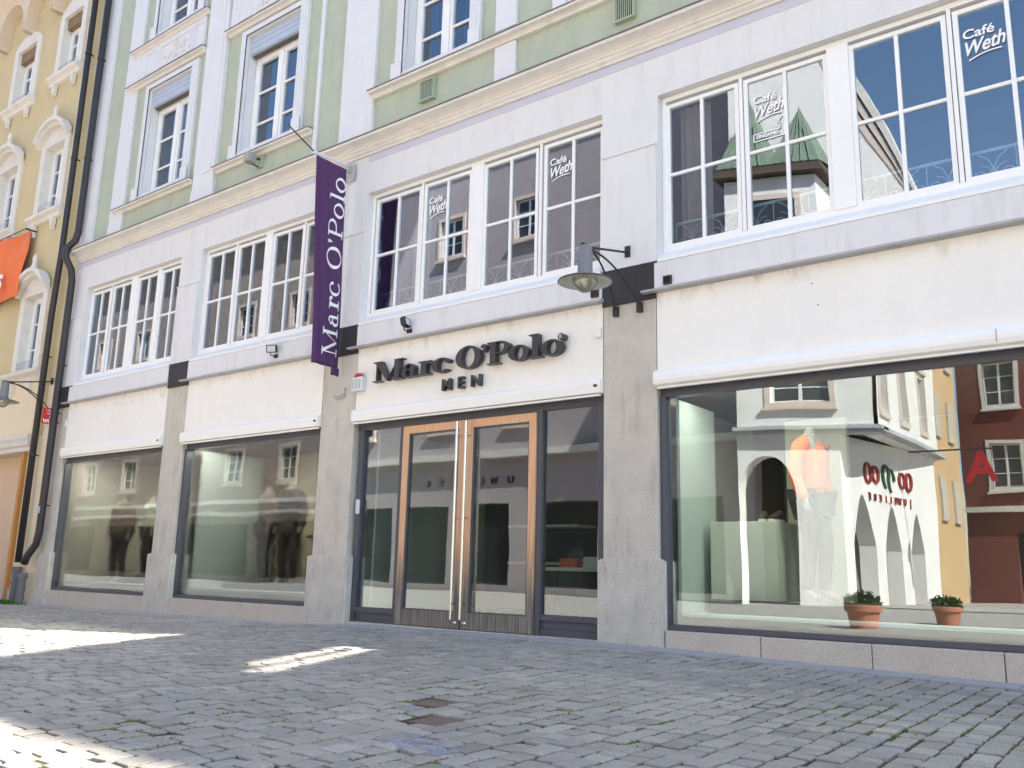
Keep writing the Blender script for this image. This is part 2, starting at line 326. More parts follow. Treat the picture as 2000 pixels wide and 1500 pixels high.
# real stones between the facade and the camera
def cobbles():
    rng = np.random.default_rng(3)
    V = []; F = []
    roww = .148
    def warp(u, v):      # rows run away from the facade and fan slowly to the left
        x = u + .018*np.sin(v*.7+u*.3) + (-.0085*(v**2))*np.clip((-u-1.0)/6, 0, 1)
        y = v + .03*np.sin(u*.45)
        return x, y
    u = -27.0; rows = []
    nrow = int(28.6/roww)
    plates = [(-4.23, -4.31), (-3.79, -4.76)]
    for i in range(nrow):
        u0 = -27.0+i*roww; u1 = u0+roww
        v = -9.0+rng.uniform(0, .2)
        while v < -.02:
            ln = rng.choice([.12, .15, .17, .2, .24], p=[.2, .3, .25, .17, .08])*rng.uniform(.93, 1.07)
            cu, cv = (u0+u1)/2, v+ln/2
            g = .0045+rng.uniform(0, .005)
            cx, cyy = warp(cu, cv)
            lim = -.42 if cx > -10.3 else -.30
            v2 = v+ln
            if v2 > -.0: break
            v = v2
            if cyy-ln/2 > lim-.05: continue
            if any(abs(cx-p[0]) < .145 and abs(cyy-p[1]) < .145 for p in plates): continue
            if rng.random() < .12 and cx > -7: g += .006
            hz = rng.normal(0, .0036); tx, ty = rng.normal(0, .019, 2)
            us = np.array([u0+g, u1-g, u1-g, u0+g])+rng.normal(0, .0045, 4); vs = np.array([cv-ln/2+g, cv-ln/2+g, cv+ln/2-g, cv+ln/2-g])+rng.normal(0, .0055, 4)
            ox, oy = warp(us, vs); oy = np.minimum(oy, lim-.007)
            mx_, my_ = ox.mean(), oy.mean()
            base = gz(ox, oy)
            b = len(V)
            # outer ring low, mid ring, inner ring top: worn rounded shoulders; corners cut -> 8 points
            def corners(k, cut):
                pts = []
                for q in range(4):
                    px, py = mx_+(ox[q]-mx_)*k, my_+(oy[q]-my_)*k
                    nx_, ny_ = mx_+(ox[(q+1) % 4]-mx_)*k, my_+(oy[(q+1) % 4]-my_)*k
                    pts.append((px+(nx_-px)*cut, py+(ny_-py)*cut)); pts.append((px+(nx_-px)*(1-cut), py+(ny_-py)*(1-cut)))
                return pts
            for k, dz, cut in ((1.0, -.026, .05), (.985, -.0045, .07), (.88, .0, .12)):
                for px, py in corners(k, cut):
                    V.append((px, py, float(gz(px, py))+dz+hz+(px-mx_)*tx+(py-my_)*ty))
            V.append((mx_, my_, float(gz(mx_, my_))+hz+.0018))
            for r in range(2):
                for q in range(8):
                    F.append((b+r*8+q, b+r*8+(q+1) % 8, b+(r+1)*8+(q+1) % 8, b+(r+1)*8+q))
            for q in range(8): F.append((b+16+q, b+16+(q+1) % 8, b+24))
    me = bpy.data.meshes.new('cobblestones'); me.from_pydata(V, [], F); me.materials.append(COBB)
    # per-stone tone
    ca = me.color_attributes.new('tone', 'FLOAT_COLOR', 'POINT')
    n = len(V)//25; t = rng.normal(1, .09, n); hue = rng.normal(.012, .015, n)
    arr = np.ones((len(V), 4), np.float32)
    arr[:, 0] = np.repeat(t+hue, 25); arr[:, 1] = np.repeat(t, 25); arr[:, 2] = np.repeat(t-hue, 25)
    ca.data.foreach_set('color', arr.ravel())
    o = bpy.data.objects.new('cobblestones', me); col.objects.link(o); struct(o)
    nt = COBB.node_tree; b = nt.nodes['Principled BSDF']; src = b.inputs['Base Color'].links[0].from_socket
    at = nt.nodes.new('ShaderNodeAttribute'); at.attribute_name = 'tone'
    mu = nt.nodes.new('ShaderNodeVectorMath'); mu.operation = 'MULTIPLY'; nt.links.new(src, mu.inputs[0]); nt.links.new(at.outputs['Vector'], mu.inputs[1]); nt.links.new(mu.outputs[0], b.inputs['Base Color'])
cobbles()
# granite margin along the building
SLABM = mat('pavement_slab_granite', (.36, .355, .35), .8, .08, 2, .3, 80, fine=.18, stain=(.24, .21, .19), stain_amt=.5)
def margin():
    b = MB(); x = -19.4; random.seed(5)
    while x < 6:
        w_ = random.uniform(.45, .8); yb = -.42 if x > -10.5 else -.30
        xa, xb = x+.004, x+w_-.004
        dz = random.uniform(-.004, .003)
        t = [(xa, yb), (xb, yb), (xb, .12), (xa, .12)]
        vs = [(a, c, float(gz(a, c))+.002+dz) for a, c in t]+[(a, c, float(gz(a, c))-.05) for a, c in t]
        b.add(vs, [(0, 1, 2, 3), (0, 4, 5, 1), (1, 5, 6, 2), (2, 6, 7, 3), (3, 7, 4, 0)])
        x += w_
    struct(b.build('pavement_margin', SLABM))
margin()

# ------------------------------------------------------------------ serif letters
def arc(a0, a1, n): return [math.radians(a0+(a1-a0)*i/n) for i in range(n+1)]
class GL:
    """letters from slabs and bowls; unit: cap height 1, x-height .66"""
    def __init__(s, stem=.22, thin=.05): s.S = stem; s.T = thin
    def ringp(s, cx, cy, a, b, wx, wy, a0=0, a1=360, n=28):
        out = []
        for t0, t1 in zip(arc(a0, a1, n)[:-1], arc(a0, a1, n)[1:]):
            P = lambda t, aa, bb: (cx+aa*math.cos(t), cy+bb*math.sin(t))
            out.append([P(t0, a, b), P(t1, a, b), P(t1, a-wx, b-wy), P(t0, a-wx, b-wy)])
        return out
    def disc(s, cx, cy, r, n=16): return [[(cx+r*math.cos(2*PI*k/n), cy+r*math.sin(2*PI*k/n)) for k in range(n)]]
    def rect(s, x0, x1, y0, y1): return [[(x0, y0), (x1, y0), (x1, y1), (x0, y1)]]
    def get(s, ch):
        S, T = s.S, s.T; h = .66
        if ch == 'M':
            W = 1.28
            return s.rect(.14, .14+T*1.3, T, 1-T)+s.rect(W-.14-S, W-.14, T, 1-T)+[[(.10, 1-T), (.10+S*1.2, 1-T), (W/2+.04, .12), (W/2-.02, 0)]]+[[(W/2-.02, 0), (W/2+.04, .12), (W-.13-S*.2, 1-T), (W-.13-S*.2-T*1.4, 1-T)]]+s.rect(0, .34, 0, T)+s.rect(0, .36, 1-T, 1)+s.rect(W-.14-S-.12, W, 0, T)+s.rect(W-.36, W, 1-T, 1), W
        if ch == 'P':
            return s.rect(.12, .12+S, T, 1-T)+s.rect(0, .12+S+.14, 0, T)+s.rect(0, .5, 1-T, 1)+s.ringp(.45, .72, .42, .28, S, T, -90, 90, 18)+s.rect(.12+S, .46, .44, .44+T), .92
        if ch == 'l':
            return s.rect(.12, .12+S, T, 1.04)+s.rect(0, .24+S, 0, T)+[[(0, 1.04-T), (.12, 1.04-T), (.12+S, 1.04), (.0, 1.04)]], .26+S
        if ch == 'O': return s.ringp(.5, .5, .5, .53, S*1.1, T, 0, 360, 40), 1.0
        if ch == 'o': return s.ringp(.36, h/2, .36, h/2+.02, S*.95, T, 0, 360, 32), .72
        if ch == 'c': return s.ringp(.36, h/2, .36, h/2+.02, S*.95, T, 48, 318, 26)+s.disc(.36+.20, h-.15, max(S*.48, .07), 14), .66
        if ch == 'r': return s.rect(.11, .11+S, T, h-T)+s.rect(0, .24+S, 0, T)+s.rect(0, .11+S, h-T, h)+s.ringp(.11+S+.14, h-.2, .16, .2, T*1.5, T*1.6, 60, 170, 8)+s.disc(.11+S+.20, h-.11, max(S*.45, .075), 14), .36+S
        if ch == 'a':
            return s.rect(.38, .38+S*.9, T, h-.2)+s.ringp(.33, h-.2, .05+S*.9, .2, S*.9 if S < .15 else S*.75, T, 0, 150, 12)+s.ringp(.27, .2, .27, .21, S*.95, T, 60, 300, 18)+s.rect(.36, .50+S, 0, T)+s.disc(.14, h-.19, max(S*.4, .07), 12), .56+S
        if ch == "'":
            return s.disc(.10, .88, .10, 14)+[[(.13, .93), (.20, .88), (.12, .66), (.06, .64)]], .22
        return [], .3
def put_letter(ch, gl, x0, x1, z0, hgt, y0, y1, parent, m, name='letter', slant=0, plane='xz', bev=0):
    pieces, adv = gl.get(ch); b = MB()
    k = (x1-x0)/adv
    for i, p in enumerate(pieces):
        e = .0006*(i % 3)
        b.prism([(x0+(a+slant*c)*k, z0+c*hgt) for a, c in p], y0-e, y1, plane)
    o = b.build(name, m, parent); return fixn(o)

# ------------------------------------------------------------------ main building
shop = thing('town_house', 'long green and white town house with glazed shop fronts on concrete pillars', 'building', (-10, 0, 0))
def P(name, mb, m, parent=None, **k): return mb.build(name, m, parent or shop, **k)
XL, XR = -19.28, 3.2
BAYS = [(-18.85, -15.09), (-14.45, -10.7), (-9.95, -5.57), (-4.85, 2.4)]
PILL = [(-19.28, -18.85), (-15.09, -14.45), (-10.7, -9.95), (-5.57, -4.85), (2.4, 3.2)]
WIN1 = [(-18.68, -15.12), (-14.42, -10.74), (-9.93, -5.60), (-4.80, 2.3)]
# first-floor wall
P('wall', MB().wall(XL, XR, 4.43, 7.235, [(a, b, 4.43, 6.59) for a, b in WIN1], 0, .34), WHITE)
for a, c in ((XL, -18.70), (-15.10, -14.44), (-10.72, -9.95), (-5.58, -4.82), (2.32, 3.2)):
    b = MB(); b.box(a, c, -.028, -.0005, 4.432, 5.93)
    b.sweep([(-.001, 5.93), (-.045, 5.93), (-.045, 5.945), (-.001, 5.975)], a-.01, c+.01)
    P('pier_facing', b, PIER)
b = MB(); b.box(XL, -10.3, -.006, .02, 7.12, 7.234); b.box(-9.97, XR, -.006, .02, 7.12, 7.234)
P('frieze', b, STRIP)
CP = [(.0, 7.235), (-.035, 7.235), (-.04, 7.262), (-.075, 7.285), (-.085, 7.318), (-.105, 7.322), (-.105, 7.338), (-.085, 7.342), (-.09, 7.362), (-.13, 7.395), (-.20, 7.415), (-.245, 7.42), (-.25, 7.462), (0, 7.54)]
b = MB().sweep(CP, XL-.02, XR); P('cornice', b, CORN)
b = MB().sweep([(-.268, 7.463), (-.268, 7.477), (-.01, 7.560), (-.01, 7.545), (-.25, 7.466)], XL-.03, XR); P('cornice_flashing', b, FLASH)
# upper wall
UX0, UX1 = -19.28, -2.4
def cx(c, w_): return (c-w_/2, c+w_/2)
UW = [(-16.95, -15.40, 8.15, 10.70), (-13.55, -11.98, 8.15, 10.70), (-9.27, -7.92, 8.33, 10.85), (-6.12, -4.77, 8.33, 10.85)]
UW2 = [(-16.95, -15.40, 11.93, 14.4), (-13.55, -11.98, 11.93, 14.4), (-9.27, -7.92, 12.1, 14.5), (-6.12, -4.77, 12.1, 14.5)]
P('upper_wall', MB().wall(UX0, UX1, 7.50, 17.0, UW+UW2, .03, .4), GREEN)
b = MB(); b.box(UX0+.01, UX1-.01, .5, 9.9, 7.71, 16.98); P('upper_body', b, GREEN)
b = MB(); b.box(XL, XR, 4.3, 9.9, -.3, 7.7); b.box(UX1, XR, .42, 9.9, 7.05, 7.69); P('rear_body', b, WHITE)
b = MB(); b.add([(UX0-.3, -.5, 16.9), (UX1+.2, -.5, 16.9), (UX1+.2, 5, 19.8), (UX0-.3, 5, 19.8), (UX0-.3, 10.4, 16.9), (UX1+.2, 10.4, 16.9)], [(0, 1, 2, 3), (3, 2, 5, 4), (0, 3, 4), (1, 5, 2), (0, 4, 5, 1)])
P('roof', b, mat('roof_tiles', (.28, .12, .07), .9, .15, 4))
# white bands on the green wall
def band(x0, x1, z0, z1, y=-.03, name='pilaster', m=MOULD, flare=0):
    b = MB(); b.box(x0, x1, y, .028, z0, z1)
    if flare: b.prism([(x0-flare, z0-.001), (x1+flare, z0-.001), (x1, z0+.34), (x0, z0+.34)], y-.006, y-.0005)
    return P(name, b, m)
band(-19.27, -18.78, 7.545, 16.9)
band(-18.10, -17.57, 7.545, 16.9, -.02, flare=.03)
band(-14.93, -14.25, 7.545, 16.9, -.05, flare=.07)
b = MB(); b.box(-14.62, -14.36, -.065, -.051, 8.15, 16.9); P('pilaster_rib', b, MOULD)
band(-10.72, -9.94, 7.545, 16.9, -.03)
b = MB(); b.box(-11.42, -11.33, -.01, .028, 7.545, 16.9); P('wall_lath', b, MOULD)
band(-7.42, -7.04, 8.45, 16.9, -.02); band(-7.42, -7.04, 7.545, 8.20, -.018)
band(-4.15, -3.4, 8.45, 16.9, -.02)
def ledge(x0, x1, z0, z1, y, parent=None, name='window_ledge', m=CORN, fl=True):
    h = z1-z0
    pr = [(.028, z0), (-.03, z0), (-.035, z0+h*.25), (y*.45, z0+h*.45), (y*.5, z0+h*.5), (y, z0+h*.6), (y, z1), (.028, z1+.02)]
    o = P(name, MB().sweep(pr, x0, x1), m, parent)
    if fl: P('ledge_flashing', MB().sweep([(y-.015, z1+.001), (y-.015, z1+.014), (.027, z1+.036), (.027, z1+.022)], x0-.01, x1+.01), FLASH, o)
    return o
for z in (8.055, 10.93, 11.80):
    ledge(-17.88, -14.98, z, z+.085, -.12); ledge(-14.22, -11.44, z, z+.085, -.12)
for z in (8.21, 11.15, 11.95):
    ledge(-9.97, -2.4, z, z+.105, -.13)
RELIEF = mat('relief_stucco', (.68, .67, .66), .9, .12, 14, 1.0, 24)
for a, c in ((-17.56, -15.1), (-14.20, -11.6)):
    P('apron_panel', MB().box(a, c, -.02, .028, 11.03, 11.795), MOULD)
    ww = c-a
    b = MB()
    for s0, s1 in ((.10, .26), (.88-.02, .985)):
        b.ring(a+ww*s0, a+ww*s1, 11.16, 11.68, .025, -.035, -.0205)
    b.ring(a+ww*.32, a+ww*.84, 11.16, 11.68, .03, -.04, -.0205)
    P('panel_moulding', b, MOULD)
    b = MB(); random.seed(int(-a*10))
    for k in range(46):
        u = random.uniform(.36, .80); z_ = random.uniform(11.24, 11.60); r = random.uniform(.02, .055)
        t0 = random.uniform(0, 6.28); pts = [(a+ww*u+r*(1-q/9)*math.cos(t0+q*.7), -.03, z_+r*(1-q/9)*math.sin(t0+q*.7)) for q in range(9)]
        b.tube(pts, .012, 5)
    P('stucco_relief', b, RELIEF)
# upper windows
CURT = mat('net_curtain', (.45, .47, .50), .9, .1, 8)
def upper_window(x0, x1, z0, z1, shutter=True, rows=3):
    # moulded surround
    b = MB(); e = .21
    for k, (wd, yy) in enumerate(((.20, -.035), (.13, -.055), (.05, -.07))):
        b.ring(x0-e+.0*k, x1+e, z0-.0, z1+e*.75, wd, yy, .027, wz=wd*.75) if k == 0 else b.ring(x0-.01-wd, x1+.01+wd, z0-.0, z1+.01+wd, wd-.02, yy, -.03)
    for sx_, xx in ((-1, x0), (1, x1)):      # foot blocks
        b.box(*(sorted((xx+sx_*.02, xx+sx_*(e+.03)))), -.085, -.071, z0, z0+.32)
    wn = P('window_surround', b, MOULD)
    P('window_reveal', MB().ring(x0-.001, x1+.001, z0-.001, z1+.001, .006, .0275, .19), MOULD, wn)
    # rear light box
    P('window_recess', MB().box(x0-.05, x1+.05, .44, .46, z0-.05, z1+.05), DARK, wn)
    b = MB(); yf = .20
    top = z1-.36 if shutter else z1
    b.ring(x0, x1, z0, top, .07, yf, yf+.08)
    xm = (x0+x1)/2
    b.box(xm-.06, xm+.06, yf-.015, yf+.07, z0+.07, top-.07)
    for a, c in ((x0+.07, xm-.06), (xm+.06, x1-.07)):
        b.ring(a, c, z0+.07, top-.07, .055, yf+.01, yf+.06)
        hh = (top-z0-.25)/rows
        for k in range(1, rows):
            zz = z0+.125+hh*k; b.box(a+.055, c-.055, yf+.012, yf+.045, zz-.018, zz+.018)
    P('window_frame', b, FRAME, wn, bevel=.004)
    P('pane', MB().box(x0+.1, x1-.1, yf+.05, yf+.056, z0+.1, top-.1), GL_DARK, wn)
    b = MB()
    for a in (x0+.12, x1-.42):
        for k in range(6): b.box(a+.05*k, a+.05*k+.042, yf+.13+.015*(k % 2), yf+.135+.015*(k % 2), z0+.1, top-.1)
    P('curtain', b, CURT, wn)
    if shutter:
        b = MB(); b.box(x0+.01, x1-.01, .05, .20, top+.002, z1+.0)
        for k in range(3): b.box(x0+.012, x1-.012, .042, .0495, top+.03+k*.11, top+.11+k*.11)
        P('shutter_box', b, SHUT, wn)
        P('shutter_rail', MB().box(x0+.03, x1-.03, .10, .17, top-.035, top), mat('shutter_slat_dark', (.10, .085, .07), .7), wn)
for a in UW[:2]: upper_window(*a)
for a in UW[2:]: upper_window(*a, shutter=True)
for a in UW2: upper_window(*a)
# ---------------- first-floor casement windows
DEC = INK
def casement_window(x0, x1, sashes):
    z0, z1 = 4.555, 6.53; yf = .10
    b = MB(); b.ring(x0+.002, x1-.002, z0, z1+.055, .06, yf, yf+.11)
    edges = [x0+.06]+[s for ab in sashes for s in ab]+[x1-.06]
    for k in range(1, len(sashes)):
        a, c = sashes[k-1][1]+.045, sashes[k][0]-.045
        if c-a > .10: b.box(a, c, yf-.012, yf+.10, z0+.06, z1-.005)
        else: b.box((a+c)/2-.02, (a+c)/2+.02, yf-.004, yf+.10, z0+.06, z1-.005)
    wn = P('casement_window', b, FRAME, bevel=.004)
    P('window_sill', MB().sweep([(.30, 4.40), (-.055, 4.40), (-.055, 4.438), (.02, 4.50), (.10, 4.554), (.30, 4.554)], x0+.003, x1-.003), FRAME, wn)
    for i, (a, c) in enumerate(sashes):
        b = MB(); b.ring(a-.045, c+.045, z0+.052, z1-.045, .05, yf+.012, yf+.075)
        m_ = (a+c)/2
        b.box(m_-.021, m_+.021, yf+.016, yf+.055, z0+.10, z1-.095)
        b.box(a+.003, m_-.0212, yf+.018, yf+.053, 5.53, 5.568); b.box(m_+.0212, c-.003, yf+.018, yf+.053, 5.53, 5.568)
        P('sash', b, FRAME, wn, bevel=.003)
        P('pane', MB().box(a-.01, c+.01, yf+.036, yf+.042, z0+.09, z1-.085), GL_UP, wn)
    return wn
S1 = [(-18.60, -17.93), (-17.74, -17.08), (-16.76, -16.11), (-15.89, -15.22)]
S2 = [(-14.31, -13.54), (-13.39, -12.66), (-12.38, -11.64), (-11.50, -10.82)]
S3 = [(-9.80, -8.92), (-8.77, -7.92), (-7.60, -6.73), (-6.55, -5.69)]
S4 = [(-4.70, -3.84), (-3.69, -2.80), (-2.48, -1.59), (-1.44, -.55), (-.25, .62), (.77, 1.64)]
cw = [casement_window(*w_, s_) for w_, s_ in zip(WIN1, (S1, S2, S3, S4))]
# rooms behind the first floor
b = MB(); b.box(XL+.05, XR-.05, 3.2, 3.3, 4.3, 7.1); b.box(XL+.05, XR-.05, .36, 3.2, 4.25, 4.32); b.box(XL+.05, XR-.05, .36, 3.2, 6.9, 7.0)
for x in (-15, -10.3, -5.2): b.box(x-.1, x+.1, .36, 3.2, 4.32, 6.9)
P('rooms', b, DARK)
def curtain(xs0, xs1, y, z0, z1, m, name='curtain', parent=None):
    n = max(8, int((xs1-xs0)/.035)); vs = []
    for k in range(n+1):
        x = xs0+(xs1-xs0)*k/n; yy = y+.022*math.sin(k*1.9)+.01*math.sin(k*.7)
        vs += [(x, yy, z0), (x, yy, z1), (x, yy+.006, z0), (x, yy+.006, z1)]
    fs = []
    for k in range(n):
        o = 4*k; fs += [(o, o+4, o+5, o+1), (o+2, o+3, o+7, o+6), (o+1, o+5, o+7, o+3), (o, o+2, o+6, o+4)]
    fs += [(0, 1, 3, 2), (4*n, 4*n+2, 4*n+3, 4*n+1)]
    return P(name, MB().add(vs, fs), m, parent)
NET = mat('beige_voile', (.33, .29, .26), .9, .1, 6)
BRN = mat('brown_drape', (.10, .06, .045), .9, .1, 6)
for x0, x1, m_, wn in ((-18.6, -18.2, NET, 0), (-17.2, -16.9, NET, 0), (-15.7, -15.2, NET, 0), (-14.3, -13.9, NET, 1), (-12.3, -11.9, NET, 1), (-9.8, -9.38, BRN, 2), (-9.30, -8.95, NET, 2), (-4.7, -4.3, NET, 3)):
    curtain(x0, x1, .42, 4.6, 6.55, m_, parent=cw[wn])
# scrolled iron rail inside the cafe windows
RAILM = mat('mint_iron_scroll', (.36, .45, .43), .5, .05, 5)
def scroll_rail(x0, x1, parent):
    b = MB(); y = .30
    b.box(x0, x1, y-.012, y+.012, 4.955, 4.985); b.box(x0, x1, y-.012, y+.012, 4.62, 4.64)
    n = max(1, round((x1-x0)/.40)); p = (x1-x0)/n
    for k in range(n):
        for sg in (-1, 1):
            cxx = x0+p*(k+.5)
            pts = []
            for q in range(26):
                t = q/25; ang = PI*.5+t*PI*2.3; r = .11*(1-t*.72)
                pts.append((cxx+sg*(.115-.0+r*math.cos(ang)*1.0), y, 4.73+r*math.sin(ang)*.85))
            b.tube(pts, .0065, 5)
            b.tube([(cxx, y, 4.64), (cxx+sg*.01, y, 4.80), (cxx+sg*.05, y, 4.89), (cxx+sg*.13, y, 4.945)], .0075, 5)
        b.tube([(x0+p*k, y, 4.64), (x0+p*k, y, 4.955)], .007, 5)
    P('scroll_rail', b, RAILM, parent)
scroll_rail(-9.85, -5.65, cw[2]); scroll_rail(-4.72, 2.2, cw[3])
# white window lettering
def cafe(x, z, k, parent, eingang=False):
    y = .124
    b = text('cafe_lettering', 'Caf\u00e9', .155*k, (x, y, z), R_FRONT, DEC, parent, .001, .05, .0025, sx=1.12)
    sc = Matrix.Rotation(math.radians(4), 3, 'Y')
    t2 = text('script_lettering', 'Weth', .235*k, (x-.01, y, z-.215*k), Matrix.Rotation(-math.radians(7), 3, 'Y') @ R_FRONT, DEC, parent, .001, .45, .004, sx=.78)
    c = MB(); pts = [(x+.05*k+t*.33*k, y, z-.27*k+.055*t*k+.022*math.sin(t*PI)) for t in [i/10 for i in range(11)]]
    for p, q in zip(pts[:-1], pts[1:]): c.add([(p[0], y-.001, p[2]-.008), (q[0], y-.001, q[2]-.008), (q[0], y-.001, q[2]+.006), (p[0], y-.001, p[2]+.006), (p[0], y+.001, p[2]-.008), (q[0], y+.001, q[2]-.008), (q[0], y+.001, q[2]+.006), (p[0], y+.001, p[2]+.006)], [(0, 1, 2, 3), (7, 6, 5, 4), (0, 4, 5, 1), (3, 2, 6, 7)])
    P('lettering_swash', c, DEC, parent)
    if eingang:
        text('entrance_lettering', 'EINGANG', .062, (x+.03, y, z-.44), R_FRONT, DEC, parent, .001, 0, .002, sx=.95)
        a = MB(); t_ = .006
        def ln(p, q):
            d = (Vector(q)-Vector(p)).normalized(); n_ = Vector((-d.z, 0, d.x))*t_
            vv = [Vector(p)-n_, Vector(q)-n_, Vector(q)+n_, Vector(p)+n_]
            a.add([(v.x, y-.001, v.z) for v in vv]+[(v.x, y+.001, v.z) for v in vv], [(0, 1, 2, 3), (7, 6, 5, 4), (0, 4, 5, 1), (3, 2, 6, 7)])
        X, Z = x, z-.47
        pp = [(X, 0, Z), (X+.36, 0, Z), (X+.36, 0, Z+.17), (X+.40, 0, Z+.17), (X+.34, 0, Z+.24), (X+.27, 0, Z+.17), (X+.31, 0, Z+.17), (X+.31, 0, Z+.09), (X, 0, Z+.09), (X, 0, Z)]
        for p, q in zip(pp[:-1], pp[1:]): ln(p, q)
        P('arrow_sticker', a, DEC, parent)
cafe(-8.73, 6.15, .86, cw[2]); cafe(-6.51, 6.16, .86, cw[2]); cafe(-3.63, 6.14, .86, cw[3], True); cafe(-1.41, 6.14, .9, cw[3]); 
# ---------------- ground floor
for i, (a, c) in enumerate(PILL):
    P('pillar', MB().box(a, c, .0, .52, .93, 4.425), CONC, bevel=.008)
    b = MB(); x0, x1 = (a-.05, c+.07) if i != 4 else (a-.05, c)
    if i == 0: x0 = a
    vs = [(x0, -.045), (x1-.01, -.045), (x1, -.02), (x1, .54), (x0, .54)]
    b.prism(vs, -.3, .93, 'xy'); b.prism([(x0+.02, -.025), (x1-.03, -.025), (x1-.03, .54), (x0+.02, .54)], .93, .945, 'xy')
    P('pillar_plinth', b, CONC2, bevel=.006)
    P('capital_block', MB().box(a-.003, c+.003, -.03, -.001, 3.975, 4.428), BLOCK)
SILLM = mat('zinc_trim', (.55, .56, .6), .5, .05)
b4 = []
for i, (a, c) in enumerate(BAYS):
    P('fascia_beam', MB().box(a+.006, c-.006, -.05, .3, 4.085, 4.398), PIER, bevel=.004)
    P('drip_ledge', MB().sweep([(.06, 4.035), (-.115, 4.035), (-.12, 4.045), (-.12, 4.058), (-.075, 4.075), (-.051, 4.082), (.06, 4.082)], a-.14, c+.02), LEDGE)
    P('fascia_board', MB().box(a+.012, c-.012, .0, .04, 3.095, 4.033), PANELDIRT if i in (0,) else PANEL)
    pr = [(.06, 2.905), (-.052, 2.905), (-.060, 2.912), (-.072, 3.02), (-.070, 3.055), (-.045, 3.085), (.0, 3.095), (.06, 3.096)] if i < 3 else [(.06, 2.895), (-.05, 2.895), (-.085, 2.915), (-.10, 2.96), (-.10, 3.01), (-.08, 3.06), (-.04, 3.09), (.06, 3.096)]
    aw = MB().sweep(pr, a+.022, c-.022)
    ao = P('awning_box', aw, AWN)
    for e0, e1 in ((a+.004, a+.021), (c-.021, c-.004)): P('end_cap', MB().sweep([(y_*1.04-.002 if y_ < 0 else y_, z_) for y_, z_ in pr], e0, e1), AWN, ao)
    P('drop_bar', MB().box(a+.03, c-.03, -.045, .0, 2.872, 2.8945), AWN, ao)
    if i == 3: P('box_seam', MB().box(-1.32, -1.31, -.103, -.099, 2.93, 3.05), LEDGE, ao)
    if i == 3:
        for x_, z_ in ((-3.0, 3.82), (-2.95, 3.58)): sc_ = MB().lathe([(0, 0), (.008, 0), (.007, .005), (0, .006)], 0, 0, 10); sc_.v = [(x_+q[0], -q[2], z_+q[1]) for q in sc_.v]; P('screw_head', sc_, BLACKM)
    if i < 3: P('end_label', MB().box(c-.10, c-.05, -.076, -.06, 2.98, 3.01), BLACKM, ao)
    # steel head frame
    P('lintel', MB().box(a+.004, c-.004, .10, .22, 2.795, 2.93), ANTH)
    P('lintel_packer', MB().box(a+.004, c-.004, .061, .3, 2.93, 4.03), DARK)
# shop windows 1,2,4
def shop_window(x0, x1, zb, low=None):
    b = MB(); b.box(x0+.004, x0+.075, .06, .20, zb, 2.795); b.box(x1-.075, x1-.004, .06, .20, zb, 2.795); b.box(x0+.075, x1-.075, .06, .2, zb, zb+.055)
    if low: b.box(x0+.075, x0+.10, .08, .18, zb+.055, low); b.box(x0+.075, x1-.075, .10, .18, low, low+.04) if False else None
    w_ = P('shop_window', b, ANTH, bevel=.004)
    P('pane', MB().box(x0+.07, x1-.07, .13, .142, zb+.05, 2.80), GL_SHOP, w_)
    return w_
GL_LEFT = glass('left_shop_glass', .035, (.97, .98, .95), .0010)
sw = [shop_window(BAYS[0][0], BAYS[0][1], .195), shop_window(BAYS[1][0], BAYS[1][1], .195), shop_window(BAYS[3][0], BAYS[3][1], .19)]
for w_ in sw[:2]:
    w_.children[0].data.materials[0] = GL_LEFT
# granite plinth slabs under the windows
def plinth(x0, x1, zt, joints):
    xs = [x0]+[j for j in joints if x0 < j < x1]+[x1]
    for a, c in zip(xs[:-1], xs[1:]):
        P('plinth_slab', MB().box(a+.004, c-.004, -.02, .26, -.3, zt+random.uniform(-.002, .002)), GRAN, bevel=.006)
random.seed(9)
plinth(-18.78, -15.14, .19, [-17.49, -16.3]); plinth(-14.38, -10.76, .19, [-13.11, -11.87]); plinth(-4.77, 2.35, .185, [-3.69, -2.60, -1.49, -.4, .7, 1.6])
